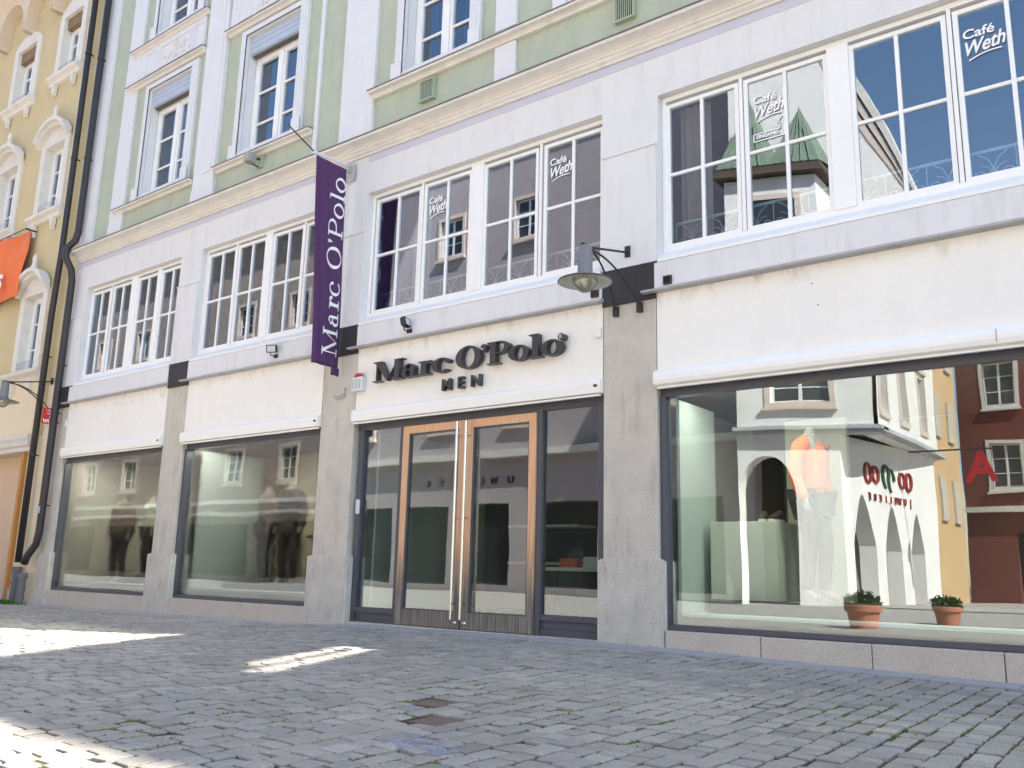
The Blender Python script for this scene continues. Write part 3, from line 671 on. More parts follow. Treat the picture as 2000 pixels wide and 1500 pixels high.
# doorway bay: glazed side lights, oak double door
def sidelight(x0, x1, zb):
    b = MB(); b.box(x0, x0+.07, .08, .2, -.05, 2.795); b.box(x1-.07, x1, .08, .2, -.05, 2.795); b.box(x0+.07, x1-.07, .09, .19, zb, zb+.07); b.box(x0+.07, x1-.07, .10, .18, -.05, zb-.10); b.box(x0+.07, x1-.07, .12, .19, zb-.10, zb)
    s = P('side_light', b, ANTH, bevel=.003)
    P('pane', MB().box(x0+.06, x1-.06, .135, .145, zb+.06, 2.80), GL_SHOP, s); return s
sidelight(-9.88, -8.97, .16); sidelight(-6.60, -5.62, .20)
dk = P('door_threshold', MB().box(-9.86, -5.6, -.02, .5, -.3, .022), GRAN, bevel=.004)
P('kick_strip', MB().box(-8.97, -6.60, .10, .2, 2.78, 2.795), ANTH)
def leaf(x0, x1, hs):
    b = MB(); b.box(x0+.004, x0+.115, .06, .15, .03, 2.775); b.box(x1-.115, x1-.004, .06, .15, .03, 2.775)
    b.box(x0+.115, x1-.115, .063, .147, 2.665, 2.775); b.box(x0+.115, x1-.115, .063, .147, .03, .235)
    l = P('door_leaf', b, WOOD, bevel=.003)
    P('glazing_bead', MB().ring(x0+.115, x1-.115, .235, 2.665, .018, .075, .135), ANTH, l)
    P('pane', MB().box(x0+.12, x1-.12, .10, .11, .24, 2.66), GL_SHOP, l)
    xh = x1-.075 if hs > 0 else x0+.075
    b = MB(); b.tube([(xh, -.035, .15), (xh, -.035, 2.745)], .019, 12)
    for z in (.35, 1.45, 2.55): b.tube([(xh, -.035, z), (xh, .062, z)], .011, 8)
    P('pull_handle', b, ALU, l, smooth=False)
    st = MB().lathe([(0, 0), (.028, .0), (.03, .012), (.018, .03), (0, .032)], 0, 0, 14); st.v = [(xh+a_, .06-c_, .105+b_) for a_, b_, c_ in st.v]
    P('door_stud', st, ALU, l)
    return l
d1 = leaf(-8.965, -7.785, 1); d2 = leaf(-7.775, -6.605, -1)
# small opening hours panel on the left jamb
P('door_intercom', MB().box(-9.875, -9.80, .06, .079, 1.55, 1.76), mat('pale_plastic', (.6, .62, .65), .4), bevel=.003)
# interiors of the shops
BEIGE = mat('beige_back_wall', (.66, .58, .42), .9, .05, 1)
def room(x0, x1, zf, dep=3.6, back=INT, side=INT):
    P('shop_floor_slab', MB().box(x0, x1, .27 if zf > .1 else .21, dep, zf-.25, zf), FLOOR)
    P('shop_back_wall', MB().box(x0, x1, dep, dep+.1, -.2, 2.92), back)
    P('shop_ceiling', MB().box(x0, x1, .31, dep, 2.93, 2.98), INT)
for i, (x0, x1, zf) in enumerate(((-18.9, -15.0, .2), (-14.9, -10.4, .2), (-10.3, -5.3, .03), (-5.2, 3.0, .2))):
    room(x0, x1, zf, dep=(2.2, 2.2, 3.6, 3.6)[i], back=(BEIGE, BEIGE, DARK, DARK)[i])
b = MB()
for x in (-18.95, -14.95, -10.35, -5.25): b.box(x-.04, x+.04, .3, 3.6, -.2, 2.93)
P('shop_party_wall', b, INTL)
P('display_shelf', MB().box(-18.7, -15.3, .22, .9, .33, .37), EDGE)
P('display_shelf', MB().box(-14.3, -10.9, .22, 1.0, .32, .365), EDGE)
P('display_shelf', MB().box(-4.7, 2.3, .24, 1.3, .335, .365), EDGE)
P('window_screen', MB().box(-4.74, -4.70, .26, 1.2, .37, 2.78), TEAL)
P('window_screen', MB().box(-14.30, -14.27, .3, 1.6, .37, 2.78), TEAL)
P('window_screen', MB().box(-9.72, -9.68, .3, 1.9, .03, 2.78), TEAL)
P('room_divider', MB().box(-4.05, -3.30, 1.85, 1.95, .36, 2.7), mat('olive_panel', (.34, .34, .27), .8))
P('display_platform', MB().box(-4.55, -1.2, .62, 1.7, .366, .52), DARK, bevel=.01)
P('display_platform', MB().box(-14.0, -11.0, .75, 1.8, .366, .45), DARK, bevel=.01)
P('display_platform', MB().box(-17.4, -15.5, .75, 1.6, .371, .47), DARK, bevel=.01)
P('wall_shelf', MB().box(-9.3, -7.9, 3.0, 3.55, .9, .94).box(-9.3, -7.9, 3.0, 3.55, 1.5, 1.54).box(-7.4, -5.6, 3.0, 3.55, 1.0, 1.04).box(-7.4, -5.6, 3.0, 3.55, 1.6, 1.64), INTL)
# ------------------------------------------------------------------ sign over the door
sg = thing('shop_sign', 'raised charcoal serif shop name with MEN below on the cream board over the door', 'shop sign', (-7.8, -.05, 3.2))
gl = GL(.21, .05)
spans = [('M', -9.47, -8.87), ('a', -8.89, -8.55), ('r', -8.56, -8.29), ('c', -8.30, -7.97), ('O', -7.86, -7.42), ("'", -7.42, -7.30), ('P', -7.31, -6.91), ('o', -6.95, -6.62), ('l', -6.62, -6.41), ('o', -6.43, -6.10)]
for ch, x0, x1 in spans: put_letter(ch, gl, x0, x1, 3.445, .30, -.125, -.035, sg, LETTER)
dd = MB().lathe([(0, 0), (.045, 0), (.045, .10), (0, .10)], 0, 0, 20); o = dd.build('registered_mark', LETTER, sg)
o.data.transform(Matrix.Translation((-6.12+7.8, -.10+.05+.07, 3.67-3.2)) @ Matrix.Rotation(PI/2, 4, 'X') @ Matrix.Translation((7.8, .05, -3.2+3.2)) ) if False else None
for v in o.data.vertices:
    x, y, z = v.co.x-7.8, v.co.y-.05, v.co.z+3.2      # back to world
    v.co = (x*1+(-6.12)+7.8, -.03-z+.05, 3.665+y-3.2)
o.data.update(); fixn(o)
text('registered_letter', 'R', .07, (-6.143, -.1315, 3.642), R_FRONT, mat('pale_letter', (.6, .6, .6), .5), sg, .001, 0, .002)
for ch, x0, x1 in (('M', -8.14, -7.93), ('E', -7.85, -7.68), ('N', -7.62, -7.42)):
    t = text('small_letter', ch, .225, (x0-.01, -.05, 3.195), R_FRONT, LETTER, sg, .03, 0, .004, sx={'M': 1.05, 'E': 1.05, 'N': 1.12}[ch])
# alarm box with red dome
al = thing('alarm_box', 'white alarm siren box with red top left of the sign', 'alarm box', (-9.84, 0, 3.36))
MB().box(-9.95, -9.73, -.10, .0, 3.36, 3.58).build('alarm_housing', mat('alarm_white', (.66, .68, .66), .45), al, bevel=.012)
b = MB()
for k in range(3): b.box(-9.925+.065*k, -9.89+.065*k, -.104, -.1005, 3.40, 3.54)
b.build('siren_louvre', mat('alarm_grey', (.42, .45, .44), .5), al)
fixn(MB().lathe([(.085, 0), (.08, .03), (.055, .055), (0, .065)], -9.84, -.055, 18, 3.581, 1, .62).build('beacon_dome', RED, al, smooth=True))
def small_box(name, label, cat, x0, x1, y0, y1, z0, z1, m, bev=.004):
    o = MB().box(x0, x1, y0, y1, z0, z1).build(name, m, None, bevel=bev); tag(o, label, cat); return o
small_box('junction_box', 'small cream junction box at the right end of the sign board', 'junction box', -5.68, -5.59, -.045, .0, 3.60, 3.72, PANEL)
small_box('junction_box', 'white junction box left on the first cream board above the corner pillar', 'junction box', -18.86, -18.80, -.05, .0, 3.55, 3.68, mat('alarm_white', (.66, .68, .66)))
t = thing('concrete_socket', 'weathered pale mounting plate on the pillar left of the alarm box', 'mounting plate', (-10.28, 0, 3.3))
MB().box(-10.38, -10.18, -.035, -.0, 3.30, 3.47).build('plate', CONC2, t, bevel=.01); fixn(MB().tube([(-10.34, -.10, 3.345), (-10.2, -.05, 3.345)], .022, 8).build('stub_pipe', CONC2, t))
for lx, lz, lab in ((-4.66, 4.15, 'black square light on the fascia beam right of the lamp pillar'), (-5.66, 4.16, 'black square light on the fascia beam left of the lamp pillar')):
    t = thing('marker_light', lab, 'light', (lx, -.05, lz)); MB().ring(lx-.05, lx+.05, lz-.05, lz+.05, .012, -.085, -.0505).build('housing', BLACKM, t); MB().box(lx-.037, lx+.037, -.075, -.0506, lz-.037, lz+.037).build('lens', mat('lens_dark', (.01, .01, .012), .15), t)
# floodlights
def floodlight(x, z, rz, lab, tilt=-.35):
    t = thing('floodlight', lab, 'floodlight', (x, -.06, z-.10))
    b = MB(); b.box(-.085, .085, -.03, .03, -.065, .065)
    for k in range(5): b.box(-.08+.036*k, -.068+.036*k, .0305, .05, -.06, .06)
    Mx = Matrix.Translation((x, -.17, z)) @ Matrix.Rotation(rz, 4, 'Z') @ Matrix.Rotation(tilt, 4, 'X')
    def tr(mb): mb.v = [tuple(Mx @ Vector(v)) for v in mb.v]; return mb
    tr(b).build('lamp_housing', BLACKM, t, bevel=.006)
    tr(MB().ring(-.085, .085, -.065, .065, .014, -.036, -.0305)).build('bezel', BLACKM, t)
    tr(MB().box(-.07, .07, -.034, -.0306, -.05, .05)).build('lens', mat('flood_glass', (.55, .58, .62), .12), t)
    b = MB(); b.tube([(x-.05, -.06, z-.10), (x-.05, -.14, z-.10), (x-.05, -.165, z-.04)], .009, 6); b.box(x-.08, x+.02, -.062, -.0505, z-.13, z-.07)
    b.build('bracket', BLACKM, t)
floodlight(-11.85, 4.27, .5, 'black floodlight on the fascia beam left of the purple banner', .25)
floodlight(-8.80, 4.25, 1.9, 'small black floodlight turned sideways above the shop sign', -.25)
# ------------------------------------------------------------------ purple banner
bn = thing('shop_banner', 'tall narrow purple banner hanging from a white pole out from the facade', 'banner', (-10.35, 0, 3.7))
def cloth(y0, y1, z0, z1, nx, nz, fx, th=.004, fy=None):
    vs = []; 
    for j in range(nz+1):
        for i in range(nx+1):
            a, c = i/nx, j/nz; vs.append((fx(a, c), (fy(a, c) if fy else y0+(y1-y0)*a), z0+(z1-z0)*c))
    n = len(vs); vs += [(x+th, y, z) for x, y, z in vs]
    q = lambda i, j: j*(nx+1)+i
    fs = []
    for j in range(nz):
        for i in range(nx):
            fs += [(q(i, j), q(i, j+1), q(i+1, j+1), q(i+1, j)), (n+q(i, j), n+q(i+1, j), n+q(i+1, j+1), n+q(i, j+1))]
    for i in range(nx): fs += [(q(i, 0), q(i+1, 0), n+q(i+1, 0), n+q(i, 0)), (q(i, nz), n+q(i, nz), n+q(i+1, nz), q(i+1, nz))]
    for j in range(nz): fs += [(q(0, j), n+q(0, j), n+q(0, j+1), q(0, j+1)), (q(nx, j), q(nx, j+1), n+q(nx, j+1), n+q(nx, j))]
    return MB().add(vs, fs)
bfx = lambda a, c: -10.35+.04*(1-c)+.010*math.sin(a*17+c*1.5)*(1.05-c*.7)+.014*math.sin(a*4.5+c*2.2)*(1.15-c)+.008*math.sin(c*7)+(.014*math.sin(a*11)*(1-c)**3)
bfy = lambda a, c: (-.60-.16*c)*(1-a)+(-.045-.09*c)*a
cl = fixn(cloth(-.70, -.06, 3.76, 7.05, 36, 60, bfx, fy=bfy).build('banner_cloth', BANNER, bn, smooth=True))
fixn(cloth(-.22, -.05, 3.64, 3.765, 6, 4, lambda a, c: bfx(.75, 0)+.012*math.sin(a*5)).build('loose_hem', BANNER, cl))
gb = GL(.135, .035)
word = [('M', 0, 1.2), ('a', 1.3, 1.95), ('r', 2.05, 2.6), ('c', 2.65, 3.3), ('O', 3.85, 4.85), ("'", 4.97, 5.15), ('P', 5.3, 6.15), ('o', 6.2, 6.9), ('l', 7.0, 7.35), ('o', 7.42, 8.1)]
k = 2.93/8.1
for ch, a, c in word:
    pieces, adv = gb.get(ch); b = MB(); kk = (c-a)*k/adv
    for i, p in enumerate(pieces):
        pp = [(-.135-(v_)*.29, 3.93+a*k+u_*kk) for u_, v_ in p]      # read upwards, foot towards the wall
        n = len(pp); e = .0004*(i % 3)
        cc_ = lambda zz: min(1, max(0, (zz-3.76)/3.29))
        X = lambda yy, zz: bfx((yy+.60+.16*cc_(zz))/(.555+.07*cc_(zz)), cc_(zz))
        vs = [(X(yy, zz)+.002, yy, zz) for yy, zz in pp]+[(X(yy, zz)+.016+e, yy, zz) for yy, zz in pp]
        b.add(vs, [tuple(range(n)), tuple(range(2*n-1, n-1, -1))]+[(q, q+n, (q+1) % n+n, (q+1) % n) for q in range(n)])
    fixn(b.build('printed_letter', INK, cl))
fixn(MB().tube([(-10.35, -.03, 7.13), (-10.36, -.80, 7.09)], .026, 10).build('banner_pole', MOULD, bn))
fixn(MB().tube([(-10.36, -.80, 7.10), (-10.45, -1.25, 7.38)], .012, 6).build('tension_wire', BLACKM, bn))
b = MB(); b.box(-10.44, -10.24, -.045, -.030, 6.88, 7.16); b.box(-10.36, -10.32, -.12, -.045, 7.02, 7.14)
b.build('wall_bracket', mat('galvanised_plate', (.42, .42, .41), .5, .12, 9), bn, bevel=.003)
# ------------------------------------------------------------------ wall lamps
def wall_lamp(lx, label, feet, rodz, ly=-.98, top=4.46):
    t = thing('wall_lamp', label, 'lamp', (lx, 0, 4.0))
    zt = top; sh = zt-.42
    prof = [(0, zt-.0), (.065, zt-.005), (.08, zt-.03), (.086, zt-.31), (.105, zt-.355), (.17, zt-.378), (.25, zt-.398), (.305, zt-.42), (.31, zt-.43), (.295, zt-.426), (.24, zt-.408), (.17, zt-.388), (.10, zt-.372), (0, zt-.372)]
    fixn(MB().lathe(prof, lx, ly, 36).build('lamp_shade', [mat('lamp_grey_enamel', (.18, .18, .19), .45, .08, 9)], t, smooth=True))
    fixn(MB().lathe([(.300, zt-.431), (.24, zt-.412), (.17, zt-.392), (.0, zt-.376), (.0, zt-.38), (.165, zt-.396), (.235, zt-.416), (.296, zt-.436)], lx, ly, 36).build('inner_reflector', mat('lamp_inner_cream', (.50, .49, .42), .5, .05, 6), t, smooth=True))
    fixn(MB().lathe([(.135, zt-.375), (.14, zt-.43), (.11, zt-.49), (.05, zt-.545), (.0, zt-.555)], lx, ly, 24).build('glass_bowl', glass('lamp_glass', .12, (.88, .88, .80)), t, smooth=True))
    fixn(MB().lathe([(.0, zt-.36), (.035, zt-.37), (.045, zt-.44), (.0, zt-.50)], lx, ly, 12).build('bulb', mat('frosted_bulb', (.7, .7, .66), .3), t, smooth=True))
    b = MB(); b.tube([(lx, -.0, rodz), (lx, ly*.9, zt+.01), (lx, ly, zt)], .014, 8); b.box(lx-.035, lx+.035, -.05, -.0285, rodz-.07, rodz+.07)
    b.tube([(lx, ly-.06, zt), (lx, ly+.16, zt)], .026, 8)
    b.build('stay_rod', BLACKM, t)
    for fx_, fz_ in feet:
        b = MB(); pts = []
        for q in range(13):
            s_ = q/12; pts.append((lx+(fx_-lx)*s_, (ly+.10)*(1-s_)**1.15-.05*s_, zt-.01-(zt-.01-fz_)*(s_**1.9)))
        b.tube(pts, .012, 7); b.box(fx_-.03, fx_+.03, -.06, -.0, fz_-.06, fz_+.06)
        b.build('bracket_arm', BLACKM, t)
    return t
wall_lamp(-5.21, 'dark metal wall lamp with wide shade on the concrete pillar right of the door', [(-5.38, 3.89), (-5.05, 3.89)], 4.62, top=4.40)
wall_lamp(-19.70, 'dark metal wall lamp on curved arms on the yellow house at the left edge', [(-19.82, 3.95), (-19.62, 3.95)], 4.62, top=4.44)
# ------------------------------------------------------------------ wifi sign
ws = thing('wifi_sign', 'small red CITY WLAN sign projecting by the two downpipes', 'sign', (-19.2, 0, 3.6))
MB().box(-19.225, -19.20, -.37, -.04, 3.60, 3.93).build('sign_plate', RED, ws, bevel=.004)
text('sign_lettering', 'CITY', .075, (-19.1985, -.225, 3.725), R_FACEX, INK, ws, .0008, .0, .002)
text('sign_lettering', 'WLAN', .105, (-19.1985, -.345, 3.63), R_FACEX, INK, ws, .0008, .0, .004, sx=.95)
b = MB()
for k, r in enumerate((.03, .055, .08)):
    for s0 in (35, 215):
        pts = [(-19.197, -.205+r*1.5*math.cos(math.radians(s0+a)), 3.855+r*.62*math.sin(math.radians(s0+a))) for a in range(0, 111, 10)]
        b.tube(pts, .004, 4)
b.build('wave_emblem', INK, ws)
b = MB(); b.tube([(-19.21, -.05, 3.86), (-19.21, .0, 3.86)], .012, 6); b.tube([(-19.21, -.05, 3.66), (-19.21, .0, 3.66)], .012, 6); b.build('mount', BLACKM, ws)
# ------------------------------------------------------------------ downpipes
def downpipe(label, pts, base, r=.068, mb_=PIPE, clips=()):
    t = thing('downpipe', label, 'downpipe', (base[0], base[1], -.12))
    fixn(MB().tube(pts, r, 16).build('pipe', mb_, t, smooth=True))
    b = MB(); b.tube([(base[0], base[1], -.2), (base[0], base[1], base[2])], .078, 16); b.tube([(base[0], base[1], base[2]-.10), (base[0], base[1], base[2]+.01)], .10, 16); b.tube([(base[0], base[1], base[2]-.34), (base[0], base[1], base[2]-.30)], .088, 16)
    fixn(b.build('cast_iron_foot', PIPEG, t, smooth=False))
    for z, px, py in clips:
        c = MB().tube([(px, py, z-.02), (px, py, z+.02)], r+.008, 16); c.box(px-.012, px+.012, py, -.0, z-.012, z+.012); fixn(c.build('pipe_clip', PIPE, t))
downpipe('left dark brown downpipe in front of the yellow house edge', [(-19.86, -.13, 15.9), (-19.86, -.13, 7.6), (-19.94, -.13, 6.2), (-19.94, -.13, .72)], (-19.94, -.13, .62), clips=[(9.9, -19.86, -.13), (5.2, -19.94, -.13), (3.0, -19.94, -.13), (12.6, -19.86, -.13)])
downpipe('right dark brown downpipe at the green house corner, bent at the foot', [(-19.17, -.14, 15.9), (-19.17, -.14, 7.95), (-19.17, -.18, 7.72), (-19.20, -.33, 7.50), (-19.20, -.33, 7.30), (-19.18, -.18, 7.05), (-19.17, -.14, 6.8), (-19.15, -.14, 1.35), (-19.20, -.15, 1.1), (-19.42, -.19, .86), (-19.50, -.20, .70)], (-19.50, -.20, .50), r=.075, clips=[(9.7, -19.17, -.14), (4.9, -19.15, -.14), (1.9, -19.15, -.14), (12.2, -19.17, -.14)])
small_box('meter_tag', 'tiny pale tag box on the concrete beside the right downpipe', 'tag', -19.20, -19.08, -.235, -.216, 1.73, 1.87, mat('tag_blue_grey', (.4, .45, .52)))
# vents and floodlight on the upper wall
def vent(x0, x1, z0, z1, lab):
    t = thing('wall_vent', lab, 'vent', ((x0+x1)/2, 0, z0))
    MB().ring(x0, x1, z0, z1, .022, -.05, .0285).build('vent_frame', mat('vent_green', (.36, .42, .31), .6), t)
    MB().box(x0+.02, x1-.02, -.0, .0286, z0+.02, z1-.02).build('vent_back', DARK, t)
    b = MB()
    n = 9
    for k in range(n): xx = x0+.03+(x1-x0-.06)*k/(n-1); b.box(xx-.005, xx+.005, -.03, -.01, z0+.022, z1-.022)
    b.build('vent_bars', mat('vent_green', (.36, .42, .31), .6), t)
vent(-8.88, -8.58, 7.80, 8.15, 'square green vent grille under the tall upper window left of centre')
vent(-5.40, -5.10, 7.80, 8.15, 'square green vent grille under the ledge at the upper right')
t = thing('wall_spotlight', 'grey wall spotlight on the green band under the second window ledge', 'spotlight', (-12.85, 0, 7.85))
MB().box(-12.95, -12.78, -.02, .028, 7.82, 8.05).build('back_plate', mat('vent_green', (.36, .42, .31)), t, bevel=.004)
MB().box(-12.96, -12.80, -.30, -.12, 7.84, 8.02).build('lamp_housing', mat('spot_grey', (.30, .31, .28), .5), t, bevel=.02)
b = MB(); b.tube([(-12.86, -.02, 7.98), (-12.87, -.13, 7.95)], .02, 8); b.tube([(-12.88, -.16, 7.84), (-12.88, -.02, 7.83)], .014, 6); b.build('arm', BLACKM, t)

# ------------------------------------------------------------------ yellow house
yh = thing('yellow_house', 'ochre yellow house with arched white window hoods left of the downpipes', 'building', (-24, 0, 0))
YW = [(-21.62, -20.72, 4.97, 6.85), (-24.15, -23.25, 4.97, 6.85), (-21.66, -20.70, 8.88, 10.70), (-24.15, -23.15, 8.88, 10.70), (-21.62, -20.68, 12.62, 14.30), (-24.15, -23.1, 12.5, 14.22)]
MB().wall(-34, XL-.005, 3.45, 17.0, YW, .02, .4).build('wall', YEL, yh)
YDOOR = [(-26.5, -20.56, -.3, 3.10)]
MB().wall(-34, XL-.005, -.3, 3.449, YDOOR, .02, .9).build('ground_floor_wall', YLOW, yh)
MB().box(-34, -20.16, -.012, .0195, 3.46, 4.86).box(-19.86, XL-.02, -.012, .0195, -.2, 4.6).build('rendered_band', YLOW, yh)
MB().box(-34, XL-.01, .44, 9.9, 3.2, 16.9).build('body', YEL, yh)
b = MB(); b.sweep([(.019, 4.72), (-.03, 4.74), (-.08, 4.83), (-.20, 4.90), (-.22, 4.97), (.019, 4.99)], -34, -20.17); b.build('string_cornice', YTRIM, yh)
b = MB(); b.sweep([(.019, 3.10), (-.10, 3.12), (-.11, 3.2), (-.15, 3.24), (-.17, 3.34), (-.20, 3.40), (-.20, 3.47), (.019, 3.50)], -34, -20.17); b.build('door_cornice', YTRIM, yh)
MB().box(-20.62, -20.50, -.06, .3, -.2, 3.1).build('door_post', mat('honey_wood', (.50, .22, .05), .6, .1, 6), yh)
MB().box(-26.5, -20.62, .25, .3, -.2, 3.1).build('door_panel', mat('peach_panel', (.66, .48, .33), .8, .03, 1), yh)
MB().box(-34, -20.17, -.03, .0195, -.3, .16).build('base_course', CONC, yh)
MB().box(-20.32, -20.24, -.01, .0195, 5.0, 16.9).build('edge_moulding', YTRIM, yh)
def arch_pts(x0, x1, zb, rise, n=14):
    w_ = x1-x0; r = (w_*w_/4+rise*rise)/(2*rise); c = zb+rise-r; a = math.asin(w_/2/r)
    return [((x0+x1)/2+r*math.sin(-a+2*a*i/n), c+r*math.cos(-a+2*a*i/n)) for i in range(n+1)]
def yellow_window(x0, x1, z0, z1, style, shut=0):
    e = .22
    b = MB()
    b.box(x0-e, x0-.0, -.03, .0195, z0, z1); b.box(x1, x1+e, -.03, .0195, z0, z1)
    lo = arch_pts(x0-e, x1+e, z1+.10, .30)
    if style == 'hood': lo = arch_pts(x0-e, x1+e, z1+.06, .42)
    b.prism([(x0-e, z1)]+lo+[(x1+e, z1)], -.03, .0195)
    w_ = b.build('window_surround', YTRIM, yh)
    MB().ring(x0-.001, x1+.001, z0-.001, z1+.001, .006, .0, .19).build('window_reveal', YTRIM, w_)
    if style == 'hood':
        b = MB()
        for k, (o_, yy, th) in enumerate(((.0, -.16, .10), (.10, -.24, .10))):
            A = arch_pts(x0-e-.05, x1+e+.05, z1+.02+o_, .40); B = arch_pts(x0-e-.05, x1+e+.05, z1+.02+o_+th, .40)
            for i in range(len(A)-1): b.prism([A[i], A[i+1], B[i+1], B[i]], yy, -.0305)
        xm = (x0+x1)/2
        b.lathe([(.0, .42), (.035, .38), (.06, .30), (.045, .18), (.07, .1), (.09, .0)], xm, -.12, 12, z1+.58)
        fixn(b.build('arched_hood', YTRIM, w_))
    zt = z1-.30 if shut else z1
    b = MB(); b.ring(x0, x1, z0, zt, .06, .18, .26); xm = (x0+x1)/2; b.box(xm-.05, xm+.05, .17, .25, z0+.06, zt-.06)
    for a, c in ((x0+.06, xm-.05), (xm+.05, x1-.06)):
        b.ring(a, c, z0+.06, zt-.06, .05, .185, .24)
        for k in (1, 2): zz = z0+(zt-z0)*k/3; b.box(a+.05, c-.05, .19, .23, zz-.014, zz+.014)
    b.build('window_frame', FRAME, w_)
    MB().box(x0+.08, x1-.08, .225, .231, z0+.08, zt-.08).build('pane', GL_DARK, w_)
    MB().box(x0+.05, x1-.05, .36, .37, z0, z1).build('blind', CURT, w_)
    if shut: MB().box(x0+.01, x1-.01, .06, .20, zt, z1).build('blind_box', mat('brown_blind_box', (.22, .14, .08), .7, .1, 7), w_)
    if style == 'sill' or style == 'hood':
        b = MB(); b.sweep([(.019, z0-.22), (-.06, z0-.20), (-.08, z0-.12), (-.16, z0-.06), (-.17, z0), (.019, z0+.02)], x0-e-.08, x1+e+.06)
        for xx in (x0-.05, x1-.05): b.box(xx, xx+.1, -.10, -.0, z0-.42, z0-.19); b.box(xx+.02, xx+.08, -.08, -.0, z0-.50, z0-.42)
        b.build('sill', YTRIM, w_)
    b = MB(); n = 9
    if style != 'sill2':
        b.tube([(x0, -.02, z0+.28), (x1, -.02, z0+.28)], .007, 5)
        for k in range(n): xx = x0+.03+(x1-x0-.06)*k/(n-1); b.tube([(xx, -.02, z0+.03), (xx, -.02, z0+.28)], .005, 5)
        b.build('window_grille', mat('pale_iron', (.42, .42, .44), .6), w_)
for i, a in enumerate(YW): yellow_window(*a, 'hood' if i < 4 else 'sill', shut=(0, 0, 0, 0, 1, 1)[i])
b = MB()
for k in range(7):      # corbelled pointed arches under the eaves
    xa = -20.4-1.55*(k+1); xb = xa+1.55
    A = arch_pts(xa+.08, xb-.08, 14.95, .62)
    b.prism([(xa, 15.6), (xa, 14.9), (xa+.08, 14.55), (xa+.08, 14.95)]+A[1:-1]+[(xb-.08, 14.95), (xb-.08, 14.55), (xb, 14.9), (xb, 15.6)], -.28, .0195)
b.sweep([(.019, 15.6), (-.28, 15.6), (-.9, 16.3), (-.9, 16.5), (.019, 16.5)], -34, -20.3)
fixn(b.build('corbel_frieze', mat('peach_cornice', (.64, .54, .42), .85, .05, 2), yh))
# orange cloth banner on the yellow house
ob = thing('sale_banner', 'orange cloth banner ending in white letters on the yellow house', 'banner', (-23.4, -.3, 7.0))
n = 26; vs = []
for j in range(11):
    for i in range(n+1):
        a, c = i/n, j/10; x = -24.6+3.03*a-(.02*(1-c)); zz = 6.86+1.66*c-.05*math.sin(PI*a)*(c-.3)
        vs.append((x, -.22-.05*math.sin(a*9+c*3)-.04*math.sin((a+c)*6), zz))
m_ = len(vs); vs += [(x, y+.006, z) for x, y, z in vs]
fs = []
for j in range(10):
    for i in range(n):
        q = j*(n+1)+i; fs += [(q, q+1, q+n+2, q+n+1), (m_+q, m_+q+n+1, m_+q+n+2, m_+q+1)]
ocl = MB().add(vs, fs).build('banner_cloth', ORANGE, ob, smooth=True)
t_ = text('banner_lettering', 'ss', .84, (-22.78, -.37, 7.08), R_FRONT, INK, ocl, .004, .2, .012, sx=.86)
b = MB(); b.tube([(-24.65, -.25, 8.53), (-21.55, -.25, 8.53)], .012, 6); b.box(-21.62, -21.59, -.25, .02, 8.515, 8.545); b.build('rail', BLACKM, ob)

# ------------------------------------------------------------------ unseen screen on the right, added and slotted to shape the sun patches
nb = thing('sun_screen', 'added unseen wall right of the shop, raked and slotted to shape the sunlight', 'building', (6, .3, 0))
z_of = lambda x: 8.95+1.04*(x+2.4)
def screen_band(x0, x1, lo, hi): return [(x0, z_of(x0)-lo), (x1, z_of(x1)-lo), (x1, z_of(x1)-hi), (x0, z_of(x0)-hi)]
b = MB()
ya, yb_ = .30, .38
b.prism([(-2.38, 7.80), (2.0, 7.80), (2.0, z_of(2.0)-3.62), (-1.9, 7.81)], ya, yb_) if False else None
def strip(x0, x1, lo, hi): b.prism([(x0, z_of(x0)-lo), (x1, z_of(x1)-lo), (x1, z_of(x1)-hi), (x0, z_of(x0)-hi)], ya, yb_)
s1a, s1b, s2a, s2b = 2.74, 2.93, 3.06, 3.27
xk = 12.75
# slices in x, leaving two slots for the sun streaks
for x0, x1 in ((-2.38, -1.28), (-1.28, -1.2), (-1.2, 1.7), (1.7, 6.5), (6.5, 7.9), (7.9, xk)):
    slots = []
    if x0 >= -1.2 and x1 <= 6.5: slots.append((s1a, s1b))
    if x0 >= 1.7 and x1 <= 7.9: slots.append((s2a, s2b))
    e = 0
    for lo, hi in slots:
        strip(x0, x1, e, lo); e = hi
    zb = 7.78 if x1 <= 3.2 else (7.78 if x0 < 3.2 else -.3)
    if x0 == 1.7: 
        b.prism([(x0, z_of(x0)-e), (3.21, z_of(3.21)-e), (3.21, 7.78), (x0, 7.78)], ya, yb_); x0 = 3.21; zb = -.3
    if z_of(x0)-e > zb:
        b.prism([(x0, z_of(x0)-e), (x1, z_of(x1)-e), (x1, zb), (x0, zb)], ya, yb_)
b.box(xk, 48, ya, yb_, -.3, z_of(xk)+.0)
b.build('slotted_screen', WHITE, nb)
MB().box(14, 48, .9, 10, -.3, 22).build('body', WHITE, nb)
